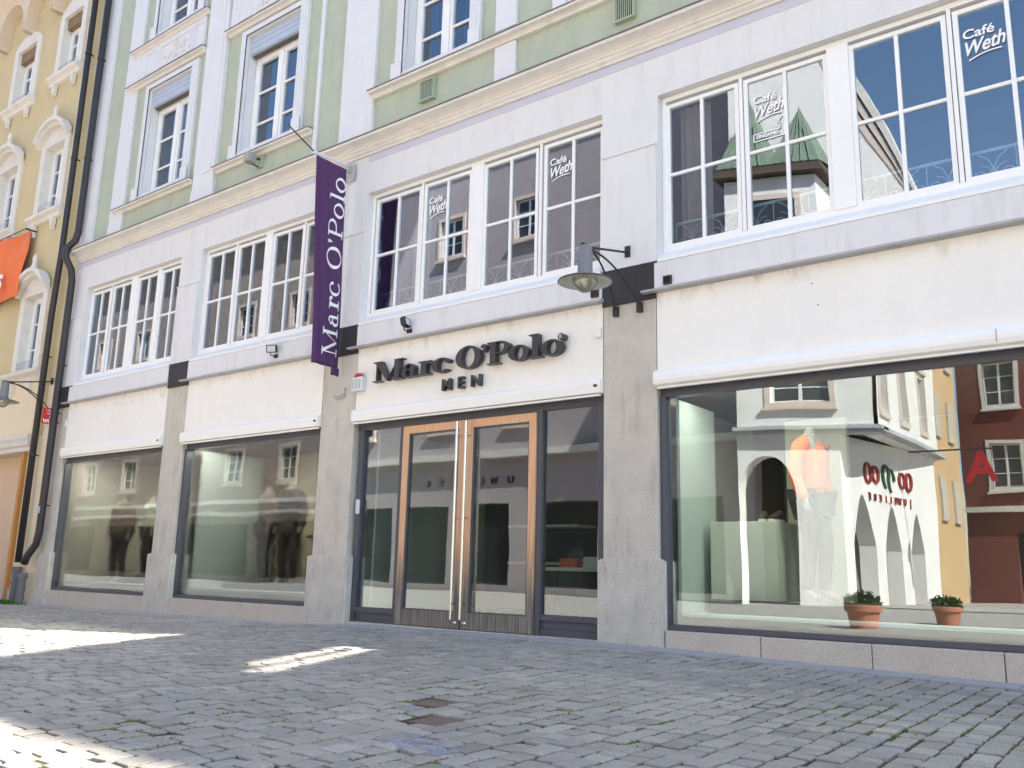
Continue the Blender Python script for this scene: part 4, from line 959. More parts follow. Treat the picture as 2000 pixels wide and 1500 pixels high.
# ------------------------------------------------------------------ the far side of the square (seen in the glass)
YO = -20.0
MAUVE = mat('mauve_render', (.42, .36, .37), .95, .06, .6, .3, 30, stain=(.30, .26, .27), stain_amt=.4, stain_scale=(.5, .5, .3))
BROWNS = mat('brown_rubble_wall', (.40, .32, .27), .95, .25, 2.5, .6, 20, fine=.25, stain=(.25, .15, .10), stain_amt=.6)
OWHITE = mat('white_limewash', (.88, .85, .81), .9, .05, .8, .1, stain=(.55, .50, .44), stain_amt=.35, stain_scale=(.6, .6, .3))
OPINK = mat('pale_pink_trim', (.72, .60, .52), .8, .05, 2)
COPPER = mat('green_copper_roof', (.17, .23, .17), .7, .18, 1.2, stain=(.10, .16, .10), stain_amt=.5)
DRED = mat('oxblood_render', (.17, .045, .035), .9, .08, 1)
def back_window(x0, x1, z0, z1, par, y=YO, trim=OPINK):
    b = MB(); b.ring(x0-.16, x1+.16, z0-.16, z1+.16, .16, y-.0, y+.04); w_ = b.build('window_surround', trim, par)
    b = MB(); b.ring(x0, x1, z0, z1, .07, y-.22, y-.15); xm = (x0+x1)/2; b.box(xm-.05, xm+.05, y-.22, y-.14, z0+.07, z1-.07)
    for k in (1, 2): zz = z0+(z1-z0)*k/3; b.box(x0+.07, xm-.05, y-.2, y-.16, zz-.02, zz+.02); b.box(xm+.05, x1-.07, y-.2, y-.16, zz-.02, zz+.02)
    b.build('window_frame', FRAME, w_)
    MB().box(x0+.05, x1-.05, y-.20, y-.19, z0+.05, z1-.05).build('pane', mat('far_glass', (.04, .045, .055), .08), w_)
    b = MB(); b.box(x0-.22, x1+.22, y+.001, y+.16, z0-.26, z0-.165); b.build('sill', trim, w_)
def awning_front(x0, x1, par, z=3.3):
    b = MB(); b.box(x0, x1, YO, YO+.5, z, z+.12); b.box(x0, x1, YO, YO+.45, z+.6, z+.75); b.build('canopy', YTRIM, par)
def back_block(name, label, x0, x1, h, wins, m, shops, par_cat='building'):
    t = thing(name, label, par_cat, ((x0+x1)/2, YO, -.2))
    holes = [(a, c, z0, z1) for a, c, z0, z1 in wins]+shops
    b = MB(); b.wall(x0, x1, -.4, h, holes, 0, .5)
    b.v = [(x, YO-y, z) for x, y, z in b.v]; b.f = [tuple(reversed(f)) for f in b.f]
    b.build('wall', m, t)
    MB().box(x0+.01, x1-.01, YO-9, YO-.55, -.4, h-.01).build('body', DARK, t)
    MB().prism([(YO+.5, h), (YO+.5, h+.15), (YO-4.8, h+3.2), (YO-9.5, h)], x0, x1, 'yz').build('roof', mat('roof_tiles', (.28, .12, .07)), t)
    for a in wins: back_window(*a, t)
    for a, c, z0, z1 in shops:
        s_ = MB().ring(a, c, z0, z1, .06, YO-.3, YO-.22).build('shop_front', ANTH, t)
        MB().box(a+.06, c-.06, YO-.27, YO-.26, z0+.06, z1-.06).build('pane', mat('far_shop_glass', (.03, .035, .035), .15), s_)
    return t
rows = [(6.9, 8.5), (10.9, 12.6), (15.1, 16.9)]
mv = back_block('mauve_house', 'mauve plastered house across the square, mirrored in the shop door', -33.5, -12.0, 20.5,
    [(x, x+1.35, a, c) for x in (-32.3, -27.1, -22.7, -17.6) for a, c in rows], MAUVE, [(-32.5, -29.4, .2, 3.5), (-28.6, -26, .2, 3.5), (-24.7, -22.6, .2, 3.55), (-21.5, -18.4, .2, 3.55), (-17.4, -13.2, .2, 3.55)])
b = MB(); b.box(-33.5, -12.0, YO+.001, YO+.35, 5.45, 5.72); b.build('string_course', YTRIM, mv)
for i, ch in enumerate('JUWELIER'):
    text('wall_letter', ch, .42, (-21.6-i*.78, YO+.03, 4.35), Matrix.Rotation(PI, 3, 'Z') @ R_FRONT, BLACKM, mv, .03)
br = back_block('brown_house', 'brown rubble stone house across the square, mirrored in the left windows', -64, -33.6, 19.0,
    [(x, x+1.4, a, c) for x in (-62, -58, -53.2, -47.5, -42.5, -37.9) for a, c in ((5.2, 6.9), (9.3, 11), (13.5, 15.2))], BROWNS, [(-62, -56, .2, 3.0), (-54.5, -48, .2, 3.0), (-46, -40, .2, 3.0), (-38.6, -34.6, .2, 3.0)])
b = MB(); b.box(-64, -33.7, YO+.001, YO+1.1, 3.35, 3.5); b.box(-64, -33.7, YO+.001, YO+.25, 4.0, 4.2); b.build('canopy', YTRIM, br)
# white arcaded house with a swept gable
wh = thing('arcaded_house', 'white limewashed corner house with pointed arches and a swept gable across the square', 'building', (-10, YO, 0))
gab = [(-11.99, -.3)]
prof = [(-11.99, -.4), (-8.0, -.4), (-8.0, 11.6), (-6.3, 12.2), (-6.6, 13.3), (-7.0, 14.6), (-7.45, 16.2), (-8.1, 17.7), (-9.3, 19.3), (-10.6, 20.4), (-11.99, 21.0)]
b = MB(); b.wall(-11.99, -8.0, 5.45, 12.0, [(-11.0, -9.2, 6.45, 8.0)], 0, .5); b.v = [(x, YO-y, z) for x, y, z in b.v]; b.f = [tuple(reversed(f)) for f in b.f]; b.build('wall', OWHITE, wh)
inner = [(-6.55, 13.3), (-7.1, 14.4), (-7.7, 15.5), (-8.4, 17.1), (-9.0, 18.7), (-10.2, 21.4), (-11.99, 24.5)]
outer = [(-6.25, 13.1), (-6.75, 14.8), (-7.15, 16.0), (-7.75, 17.5), (-8.3, 18.7), (-9.0, 20.3), (-10.9, 24.6)]
fixn(MB().prism([(-11.99, 12.0), (-8.0, 12.0), (-6.6, 12.9)]+inner, YO-.5, YO).build('gable', OWHITE, wh))
for nm, f0, f1, yy, m_ in (('raking_cornice', 0, .28, .03, OPINK), ('cornice_fillet', .28, .36, .01, mat('dark_eaves', (.10, .07, .05), .8)), ('raking_cornice', .36, .62, .07, OPINK), ('cornice_fillet', .62, .70, .03, mat('dark_eaves', (.10, .07, .05), .8)), ('raking_cornice', .70, 1.0, .12, YTRIM)):
    b = MB()
    for i in range(6):
        q = lambda k, f: (inner[k][0]+(outer[k][0]-inner[k][0])*f, inner[k][1]+(outer[k][1]-inner[k][1])*f)
        b.prism([q(i, f0), q(i+1, f0), q(i+1, f1), q(i, f1)], YO-.5, YO+yy)
    fixn(b.build(nm, m_, wh))
# side wall facing east with windows, stepping back along the lane
b = MB(); b.wall(-28.5, -20.0, 5.4, 11.9, [(-21.7, -20.8, 6.3, 8.4), (-24.2, -23.3, 6.3, 8.4), (-26.9, -26.0, 6.3, 8.4)], 0, .45)
b.v = [(-8.0-y, x, z) for x, y, z in b.v]; b.build('side_wall', OWHITE, wh)
for a in (-21.7, -24.2, -26.9):
    b = MB(); b.box(-8.35, -8.28, a, a+.9, 6.3, 8.4); s_ = b.build('side_window', mat('far_glass', (.04, .045, .055), .08), wh)
    b = MB(); b.box(-8.28, -8.2, a+.46, a+.54, 6.3, 8.4); b.box(-8.28, -8.2, a, a+.06, 6.3, 8.4); b.box(-8.28, -8.2, a+.84, a+.9, 6.3, 8.4); b.box(-7.999, -7.93, a-.12, a+1.02, 6.08, 6.28); b.box(-7.999, -7.96, a-.15, a-.01, 6.28, 8.55); b.box(-7.999, -7.96, a+.91, a+1.05, 6.28, 8.55); b.box(-7.999, -7.9, a-.2, a+1.1, 8.56, 8.72); b.build('frame', OPINK, s_)
MB().box(-11.9, -8.5, -28.4, YO-.52, 5.5, 12.0).build('body', DARK, wh)
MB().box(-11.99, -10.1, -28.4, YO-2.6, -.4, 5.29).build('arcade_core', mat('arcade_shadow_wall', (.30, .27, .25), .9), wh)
b = MB(); b.box(-7.99, -7.7, -28.5, YO, 5.45, 5.6); b.prism([(-12.0, YO+1.4), (-12.0, YO+1.85), (-7.7, YO+.3), (-7.7, YO-.5), (-8, YO-.5)], 5.50, 5.62, 'xy'); b.prism([(-12.0, YO+1.4), (-12.0, YO+1.72), (-7.8, YO+.17), (-7.8, YO-.5), (-8, YO-.5)], 5.38, 5.499, 'xy'); b.build('string_course', mat('grey_string_course', (.5, .5, .52), .8), wh)
def arcade(x_of, spans_, zt, axis, z0=-.4, th=.55, name='arcade', pointed=True):
    """wall from z0 to zt with arched openings; spans_ = (u0,u1,spring,rise)"""
    b = MB(); P_ = []
    spans_ = sorted(spans_); U0, U1 = x_of
    def add(poly):
        if axis == 'x': b.prism(poly, YO-th, YO, 'xz')
        else: b.prism(poly, -8.0-th, -8.0, 'yz')
    u = U0
    for a, c, sp, ri in spans_:
        add([(u, z0), (a, z0), (a, zt), (u, zt)])
        m_ = (a+c)/2; L_ = []
        for i in range(9):
            t = i/8; L_.append((a+(m_-a)*(1-math.cos(t*PI/2)), sp+ri*math.sin(t*PI/2)) if not pointed else (a+(m_-a)*t, sp+ri*math.sin(t*PI/2*.9)/math.sin(PI/2*.9)))
        Rr = [(c-(x-a), z) for x, z in L_]
        for S_, e in ((L_, a), (Rr, c)):
            for i in range(8):
                p, q = S_[i], S_[i+1]; add([(p[0], p[1]), (q[0], q[1]), (q[0], zt), (p[0], zt)])
        u = c
    add([(u, z0), (U1, z0), (U1, zt), (u, zt)])
    return b
fixn(arcade((-12.0, -9.0), [(-12.0, -10.3, 3.4, 1.3)], 5.38, 'x', pointed=False).build('arcade', OWHITE, wh))
ar = arcade((0, 7.86), [(.7, 2.34, 1.9, 1.65), (3.12, 4.57, 1.8, 1.55), (5.41, 6.59, 1.75, 1.45)], 5.38, 'x')
ar.v = [(-9.05+.139*x+(YO-y)*-.99, -19.65-.990*x+(YO-y)*.139, z) for x, y, z in ar.v]
fixn(ar.build('lane_arcade', OWHITE, wh))
MB().prism([(-9.8, -19.9), (-11.9, -19.9), (-11.9, -28.4), (-8.4, -28.4), (-8.4, -27.5)], 5.30, 5.37, 'xy').build('arcade_soffit', OWHITE, wh)
for i, ch in enumerate('JUWELIERE'):
    u = 5.5-i*.42
    text('wall_letter', ch, .34, (-9.05+.139*u+.02, -19.65-.990*u, 3.42), Matrix.Rotation(math.radians(8), 3, 'Z') @ R_FACEX, mat('maroon_letter', (.30, .03, .03), .5), wh, .03)
def lane(b): b.v = [(-9.05+.139*x-(YO-y)*.99, -19.65-.990*x+(YO-y)*.139, z) for x, y, z in b.v]; return b
q_ = GL()
for nm, els, m_ in (('maroon_emblem', ((2.05, 4.3, .30, .36), (2.62, 4.3, .30, .30), (4.75, 4.28, .30, .30), (5.30, 4.26, .30, .36)), mat('maroon_letter', (.30, .03, .03), .5)), ('green_swirl', ((3.45, 4.3, .32, .42), (3.85, 4.2, .30, .42)), mat('dark_green_swirl', (.04, .09, .05), .5))):
    b = MB()
    for k, (cx_, cz_, a_, b_) in enumerate(els):
        for p in q_.ringp(cx_, cz_, a_, b_, .15, .06, 0, 360 if nm[0] == 'm' else 260, 20): b.prism(p, YO+.001+.001*k, YO+.06+.002*k)
    fixn(lane(b).build(nm, m_, wh))
back_window(-11.0, -9.2, 6.45, 8.0, wh, trim=OPINK)
# copper-roofed oriel
orl = MB(); orl.box(-11.7, -8.95, YO, YO+1.3, 11.6, 13.9); o_ = orl.build('oriel', OWHITE, wh)
b = MB()
for xa, xb in ((-11.85, -10.30), (-10.30, -8.75)):
    xm = (xa+xb)/2; zt = 17.1 if xa < -11 else 16.7
    b.add([(xa, YO+1.5, 14.3), (xb, YO+1.5, 14.3), (xb, YO, 14.6), (xa, YO, 14.6), (xm, YO+.55, zt)], [(0, 1, 4), (1, 2, 4), (2, 3, 4), (3, 0, 4)])
    for k in range(1, 6):
        u = k/6; p = Vector((xa+(xb-xa)*u, YO+1.5, 14.3)); q = Vector((xm, YO+.55, zt)); b.tube([p+Vector((0, .02, .02)), p.lerp(q, 1-abs(u-.5)*1.2)+Vector((0, .03, .02))], .022, 4)
b.build('copper_roof', COPPER, wh)
b = MB(); b.box(-11.95, -8.65, YO, YO+1.6, 13.95, 14.08); b.box(-11.85, -8.75, YO, YO+1.48, 14.081, 14.3); b.build('oriel_eaves', mat('dark_eaves', (.10, .07, .05), .8), wh)
MB().ring(-11.1, -9.4, 12.0, 13.3, .18, YO+1.3, YO+1.36).build('oriel_window', OPINK, wh); MB().box(-10.95, -9.55, YO+1.301, YO+1.32, 12.15, 13.15).build('oriel_pane', mat('far_glass', (.04, .045, .055)), wh)
def shear_tree(o):
    if o.type == 'MESH':
        for v in o.data.vertices:
            X = v.co.x-10
            if X > -12.2 and v.co.y > -3.2: v.co.y += -.37*(X+8.0)
    for c in o.children: shear_tree(c)
for c in wh.children:
    if c.name.split('.')[0] in ('wall', 'gable', 'raking_cornice', 'cornice_fillet', 'oriel', 'copper_roof', 'oriel_eaves', 'oriel_window', 'oriel_pane', 'window_surround', 'arcade'): shear_tree(c)
# buildings closing the lane: ochre sliver and the oxblood house
oc = thing('ochre_house', 'narrow ochre house behind the arcaded house', 'building', (-8, -38, 0))
MB().box(-16, -8.3, -34, -28.6, -.4, 13.5).build('wall', mat('ochre_render', (.62, .42, .22), .9, .05, 1), oc)
b = MB(); 
for z in (3.2, 6.6, 9.8):
    for y in (-30.6, -33): b.box(-8.3, -8.2, y, y+1.0, z, z+1.8)
b.build('shutters', mat('pale_shutter', (.55, .5, .42), .8), oc)
rd = thing('oxblood_house', 'dark red house with pale ornate windows beyond the lane', 'building', (2, -34, 0))
b = MB(); hl = [(x, x+1.3, z, z+2.0) for x in (-7.4, -3.6, -.6, 2.4, 5.4, 8.4) for z in (5.0, 8.8, 12.6)]
b.wall(-8.6, 16, -.4, 18, hl+[(-6.6, -4.4, -.4, 3.0), (-3.4, -1.4, -.4, 3.0), (.2, 3.4, -.4, 3.2)], 0, .5); b.v = [(x, -36-y, z) for x, y, z in b.v]; b.f = [tuple(reversed(f)) for f in b.f]; b.build('wall', DRED, rd)
MB().box(-8.5, 15.9, -46, -36.6, -.4, 17.9).build('body', DARK, rd)
for a in hl: back_window(*a, rd, y=-36, trim=YTRIM)
MB().box(-8.6, 16, -35.999, -35.7, 3.9, 4.15).build('string_course', YTRIM, rd)
for nm, lab, x0, x1, y0, y1, h, m_ in (('terrace_house', 'plain cream terrace house closing the row beyond the yellow house', -92, -34.02, .02, 10, 16.5, YLOW), ('end_house', 'pale house closing the far left end of the street', -125, -95, -40, 20, 17, MAUVE), ('corner_house', 'pale house past the brown stone house', -92, -64.1, -29, -20, 16, YLOW)):
    t = thing(nm, lab, 'building', ((x0+x1)/2, (y0+y1)/2, -.3)); MB().box(x0, x1, y0, y1, -.4, h).build('wall', m_, t)
    b = MB()
    if nm == 'end_house':
        for z in (1, 4.5, 8, 11.5):
            for y in range(-38, 18, 4): b.box(x1-.05, x1+.03, y, y+1.4, z, z+2)
    else:
        yy = y0-.03 if nm == 'terrace_house' else y1+.03
        for z in (1, 4.5, 8, 11.5):
            for x in range(int(x0)+2, int(x1)-2, 4): b.box(x, x+1.4, yy-.04, yy+.04, z, z+2)
    b.build('shuttered_openings', mat('far_glass', (.04, .045, .055)), t)
ps = thing('pharmacy_sign', 'red A pharmacy sign on a bracket down the lane, mirrored in the right window', 'sign', (-5.8, -24, 4.1))
text('sign_letter', 'A', 1.35, (-5.3, -24, 4.15), Matrix.Rotation(PI, 3, 'Z') @ R_FRONT, RED, ps, .05, 0, .03)
b = MB(); b.tube([(-8.0, -24.05, 5.2), (-5.3, -24.05, 5.2)], .03, 6); b.build('sign_bracket', BLACKM, ps)
# ------------------------------------------------------------------ terracotta tubs behind the camera
TERRA = mat('terracotta', (.50, .17, .10), .8, .08, 5, .1)
LEAF = mat('plant_leaf', (.07, .15, .03), .6, .3, 12)
def tub(x, y, r, h, label, seed, ph):
    z = float(gz(x, y))-.004; t = thing('plant_tub', label, 'plant tub', (x, y, z), 'terracotta tubs in the square')
    fixn(MB().lathe([(0, 0), (r*.70, 0), (r*.74, .02), (r*.88, h*.70), (r*.86, h*.72), (r*1.0, h*.74), (r*1.02, h*.97), (r, h), (r*.92, h), (r*.90, h*.90), (0, h*.90)], x, y, 32, z).build('pot', TERRA, t, smooth=False))
    random.seed(seed); b = MB()
    for k in range(520):
        a = random.uniform(0, 2*PI); rr = r*.95*math.sqrt(random.random()); zz = z+h*.92+random.random()**.8*ph*1.25*(1-.5*rr/r)
        p = Vector((x+rr*math.cos(a), y+rr*math.sin(a), zz)); d = Vector((random.gauss(0, 1), random.gauss(0, 1), random.gauss(.4, .6))).normalized()*random.uniform(.06, .12); n_ = d.orthogonal().normalized()*.026
        b.add([p, p+d*.5+n_, p+d, p+d*.5-n_], [(0, 1, 2, 3)])
    for k in range(14):
        a = random.uniform(0, 6.28); b.tube([(x, y, z+h*.88), (x+r*.5*math.cos(a), y+r*.5*math.sin(a), z+h+ph*.7)], .005, 4)
    b.build('foliage', LEAF, t)
tub(-5.75, -10.1, .36, .50, 'large terracotta tub with a leafy green plant, nearest to the shop', 1, .26)
tub(-4.75, -13.0, .30, .42, 'smaller terracotta tub with a pale straggly plant, farther from the shop', 2, .24)
# ------------------------------------------------------------------ display inside the windows
pod = small_box('display_podium', 'tall pale green-white display podium in the right shop window', 'podium', -4.60, -3.80, .80, 1.45, .366, 1.40, INTL, .006)
pod.location = (0, 0, 0)
def shoe(x, y, z, rz, label, heel=True):
    t = thing('shoe', label, 'shoe', (x, y, z), 'dark trainers on the podium')
    Mx = Matrix.Translation((x, y, z)) @ Matrix.Rotation(rz, 4, 'Z')
    sec = [(-.14, .032, .10), (-.10, .040, .115), (-.04, .042, .105), (.03, .045, .075), (.09, .046, .055), (.13, .036, .045), (.155, .012, .030)]
    vs = []; n = 12
    for xx, ww, hh in sec:
        for k in range(n):
            a = 2*PI*k/n; vs.append((xx, ww*math.cos(a), .022+hh*.5+hh*.5*math.sin(a)))
    fs = [(i*n+k, i*n+(k+1) % n, (i+1)*n+(k+1) % n, (i+1)*n+k) for i in range(len(sec)-1) for k in range(n)]+[tuple(range(n)), tuple((len(sec)-1)*n+k for k in range(n))]
    b = MB().add(vs, fs); b.v = [tuple(Mx @ Vector(v)) for v in b.v]; fixn(b.build('upper', mat('dark_suede', (.05, .04, .035), .9), t, smooth=True))
    pl = [(-.15, -.03), (-.13, -.042), (0, -.045), (.1, -.05), (.15, -.025), (.165, 0), (.15, .025), (.1, .05), (0, .045), (-.13, .042), (-.15, .03)]
    b = MB(); b.prism(pl, 0, .028, 'xy'); b.v = [tuple(Mx @ Vector(v)) for v in b.v]; b.build('sole', mat('white_rubber', (.6, .6, .56), .6), t)
    return t
shoe(-4.02, 1.0, 1.402, -PI/2+.25, 'dark trainer on the podium, the left one of the pair')
shoe(-3.88, 1.02, 1.402, -PI/2-.1, 'dark trainer on the podium, the right one of the pair')
def lamp_mat(nm, c, st):
    m = bpy.data.materials.new(nm); m.use_nodes = True; n = m.node_tree; b = n.nodes['Principled BSDF']; b.inputs['Emission Color'].default_value = (*c, 1); b.inputs['Emission Strength'].default_value = st; return m
LMP = lamp_mat('lit_panel', (1, .92, .80), 16); LMP3 = lamp_mat('added_fill_bright', (1, .90, .72), 46); LMP2 = lamp_mat('added_fill_soft', (1, .93, .82), 9); LMPW = lamp_mat('lit_panel_warm', (1, .62, .36), 2.5)
for x, y, hw, z, lab, m_ in ((-17.0, .42, 1.6, 2.92, 'added unseen strip light behind the head of the leftmost shop window', LMP3), (-12.6, .42, 1.6, 2.92, 'added unseen strip light behind the head of the second shop window', LMP3), (-6.0, 3.1, .5, 2.92, 'warm lit panel glowing deep inside the shop right of the door', LMPW), (-2.6, .42, 1.9, 2.92, 'added unseen strip light behind the head of the right shop window', LMP2)):  # strips in the window heads are added out of sight to brighten the displays
    t = thing('ceiling_light', lab, 'ceiling light', (x, y, z), 'lit strip lights in the shop')
    MB().box(x-hw, x+hw, y-.09, y+.09, z-.035, z+.008).build('housing', FRAME, t); MB().box(x-hw+.02, x+hw-.02, y-.07, y+.07, z-.042, z-.0355).build('diffuser', m_, t)
# mannequins
def skinned(name, pts, edges, m, parent, sub=2, root=0):
    me = bpy.data.meshes.new(name); off = parent.location
    me.from_pydata([(p[0]-off.x, p[1]-off.y, p[2]-off.z) for p in pts], edges, [])
    o = bpy.data.objects.new(name, me); col.objects.link(o); o.parent = parent
    sk = o.modifiers.new('skin', 'SKIN'); 
    if not me.skin_vertices: me.attributes.new('skin', 'FLOAT', 'POINT') if False else None
    bpy.context.view_layer.objects.active = o
    for i, p in enumerate(pts):
        r = p[3]; v = me.skin_vertices[0].data[i]; v.radius = (r if len(p) < 5 else p[3], r if len(p) < 5 else p[4]); v.use_root = (i == root)
    ss = o.modifiers.new('subdivision', 'SUBSURF'); ss.levels = sub; ss.render_levels = sub
    me.materials.append(m)
    return o
FLESH = mat('mannequin_grey', (.30, .27, .24), .5)
def mannequin(x, y, z, label, top_m, leg_m, s=1.0, rz=0, head=False, coat=.0, armb=0):
    t = thing('mannequin', label, 'mannequin', (x, y, z))
    cr, sr = math.cos(rz), math.sin(rz)
    def T(a, c, h): return (x+s*(a*cr-c*sr), y+s*(a*sr+c*cr), z+s*h)
    J = {'pel': (0, 0, .95), 'wai': (0, 0, 1.10), 'che': (0, -.02, 1.32), 'sho': (0, 0, 1.46), 'nec': (0, 0, 1.54), 'nt': (0, -.01, 1.62),
         'hl': (-.10, 0, .90), 'kl': (-.11, -.03, .50), 'al': (-.12, .02, .09), 'fl': (-.14, -.12, .03), 'hr': (.10, 0, .90), 'kr': (.12, -.05, .50), 'ar': (.13, .0, .09), 'fr': (.16, -.14, .03),
         'sl': (-.19, 0, 1.42), 'el': (-.25, .02, 1.14), 'wl': (-.24, -.08, .90), 'gl': (-.235, -.10, .80), 'sr': (.19, 0, 1.42), 'er': (.25, .03, 1.14), 'wr': (.24, -.07, .90), 'gr': (.235, -.09, .80)}
    rad = {'pel': .135, 'wai': .115, 'che': .13, 'sho': .09, 'nec': .055, 'nt': .05, 'hl': .085, 'kl': .058, 'al': .04, 'fl': .035, 'hr': .085, 'kr': .058, 'ar': .04, 'fr': .035, 'sl': .058, 'el': .042, 'wl': .03, 'gl': .03, 'sr': .058, 'er': .042, 'wr': .03, 'gr': .03}
    def mk(names, pairs, m, nm, k=1.0, add=0.0, root=0):
        pts = [(*T(*J[n_]), s*(rad[n_]*k+add)) for n_ in names]; ix = {n_: i for i, n_ in enumerate(names)}
        return skinned(nm, pts, [(ix[a], ix[c]) for a, c in pairs], m, t, 2, root)
    mk(['pel', 'wai', 'che', 'sho', 'nec', 'nt', 'hl', 'kl', 'al', 'fl', 'hr', 'kr', 'ar', 'fr', 'sl', 'el', 'wl', 'gl', 'sr', 'er', 'wr', 'gr'],
       [('pel', 'wai'), ('wai', 'che'), ('che', 'sho'), ('sho', 'nec'), ('nec', 'nt'), ('pel', 'hl'), ('hl', 'kl'), ('kl', 'al'), ('al', 'fl'), ('pel', 'hr'), ('hr', 'kr'), ('kr', 'ar'), ('ar', 'fr'), ('sho', 'sl'), ('sl', 'el'), ('el', 'wl'), ('wl', 'gl'), ('sho', 'sr'), ('sr', 'er'), ('er', 'wr'), ('wr', 'gr')], FLESH, 'body')
    J['pelc'] = (0, 0, .95-coat); rad['pelc'] = .15
    mk(['pelc', 'wai', 'che', 'sho', 'nec', 'sl', 'el', 'wl', 'sr', 'er', 'wr'], [('pelc', 'wai'), ('wai', 'che'), ('che', 'sho'), ('sho', 'nec'), ('sho', 'sl'), ('sl', 'el'), ('el', 'wl'), ('sho', 'sr'), ('sr', 'er'), ('er', 'wr')], top_m, 'jacket', 1.04, .02)
    mk(['pel', 'hl', 'kl', 'al', 'hr', 'kr', 'ar'], [('pel', 'hl'), ('hl', 'kl'), ('kl', 'al'), ('pel', 'hr'), ('hr', 'kr'), ('kr', 'ar')], leg_m, 'trousers', 1.0, .018)
    return t
DK1 = mat('charcoal_wool', (.05, .045, .05), .95, .1, 30); DK2 = mat('brown_trouser', (.055, .035, .03), .95, .1, 30)
mannequin(-12.50, .98, .45, 'headless mannequin in a charcoal coat in the second shop window', DK1, DK2, 1.08, .2, coat=.1)
mannequin(-13.25, 1.05, .45, 'headless mannequin in a grey-brown jacket left of the charcoal one', mat('taupe_wool', (.14, .11, .09), .95), mat('dark_denim', (.04, .06, .09), .9), 1.06, -.3)
mannequin(-17.75, .85, .37, 'mannequin in a brown coat in the leftmost shop window', mat('tan_wool', (.16, .10, .07), .95), DK2, 1.06, .3, coat=.1)
mannequin(-16.85, .95, .47, 'mannequin in a pale green jacket at the right of the leftmost shop window', mat('sage_jacket', (.42, .44, .34), .9), DK2, 1.0, -.1)
mannequin(-3.50, 1.15, .52, 'mannequin in an orange shirt beside the podium in the right shop window', mat('orange_shirt', (.75, .16, .05), .85), DK1, 1.22, 1.35)
# round side table with yellow-green bowl on crossed black legs
tb = thing('folding_table', 'small dark table on crossed black legs in the second shop window', 'table', (-11.7, 1.3, .45))
MB().box(-12.15, -11.25, 1.05, 1.55, 1.25, 1.30).build('tabletop', DARK, tb, bevel=.004)
for a, c in ((-12.1, -11.3), (-11.3, -12.1)):
    for y in (1.1, 1.5): MB().tube([(a, y, .455), (c, y, 1.25)], .012, 6).build('leg', BLACKM, tb)
fixn(MB().lathe([(0, 0), (.30, 0), (.34, .05), (.33, .055), (.28, .015), (0, .012)], -11.7, 1.3, 24, 1.302).build('bowl_tray', ALU))
bpy.data.objects['bowl_tray'].name = 'metal_bowl'; tag(bpy.data.objects['metal_bowl'], 'shallow silver bowl on the folding table in the shop window', 'bowl')
random.seed(4)
for k in range(9):
    a = k*.7; rr = .06+.16*(k % 3)/2
    o = MB().lathe([(0, -.045), (.03, -.035), (.045, 0), (.03, .035), (0, .045)], -11.7+rr*math.cos(a), 1.3+rr*math.sin(a), 10, 1.37).build('lemon', mat('lemon_yellow', (.75, .60, .05), .5), None, smooth=True)
    tag(fixn(o), 'yellow lemon in the silver bowl in the second shop window', 'lemon', 'lemons in the silver bowl')
# sofa-like ochre bench seen behind the door, red and white stacks on tables at the right
bench = thing('bench', 'low ochre leather bench inside the shop behind the door', 'bench', (-8.6, 2.2, .03))
MB().box(-9.2, -7.95, 1.9, 2.5, .22, .48).build('seat', mat('ochre_leather', (.30, .17, .05), .6), bench, bevel=.04)
for a in (-9.1, -8.08):
    for y in (1.98, 2.4): MB().box(a, a+.05, y, y+.05, .03, .22).build('leg', BLACKM, bench)
tbl = thing('display_table', 'dark display table inside the shop right of the door', 'table', (-6.3, 2.0, .03))
MB().box(-7.5, -5.5, 1.55, 2.3, .80, .85).build('tabletop', INTL, tbl, bevel=.004)
for a in (-7.45, -5.6):
    for y in (1.65, 2.2): MB().box(a, a+.05, y, y+.05, .03, .80).build('leg', BLACKM, tbl)
random.seed(3)
def stack(x, y, z, n, m, label):
    b = MB()
    for k in range(n): dx = random.uniform(-.01, .01); b.box(x-.15+dx, x+.15+dx, y-.13, y+.13, z+.025*k+.001, z+.025*k+.023)
    o = b.build('shirt_stack', m, None, bevel=.006); tag(o, label, 'folded shirts')
stack(-7.15, 1.75, .852, 5, mat('coral_knit', (.65, .10, .05), .9), 'stack of folded coral red jumpers on the display table')
stack(-6.75, 1.75, .852, 6, mat('white_cotton', (.65, .68, .66), .9), 'stack of folded white shirts on the display table')
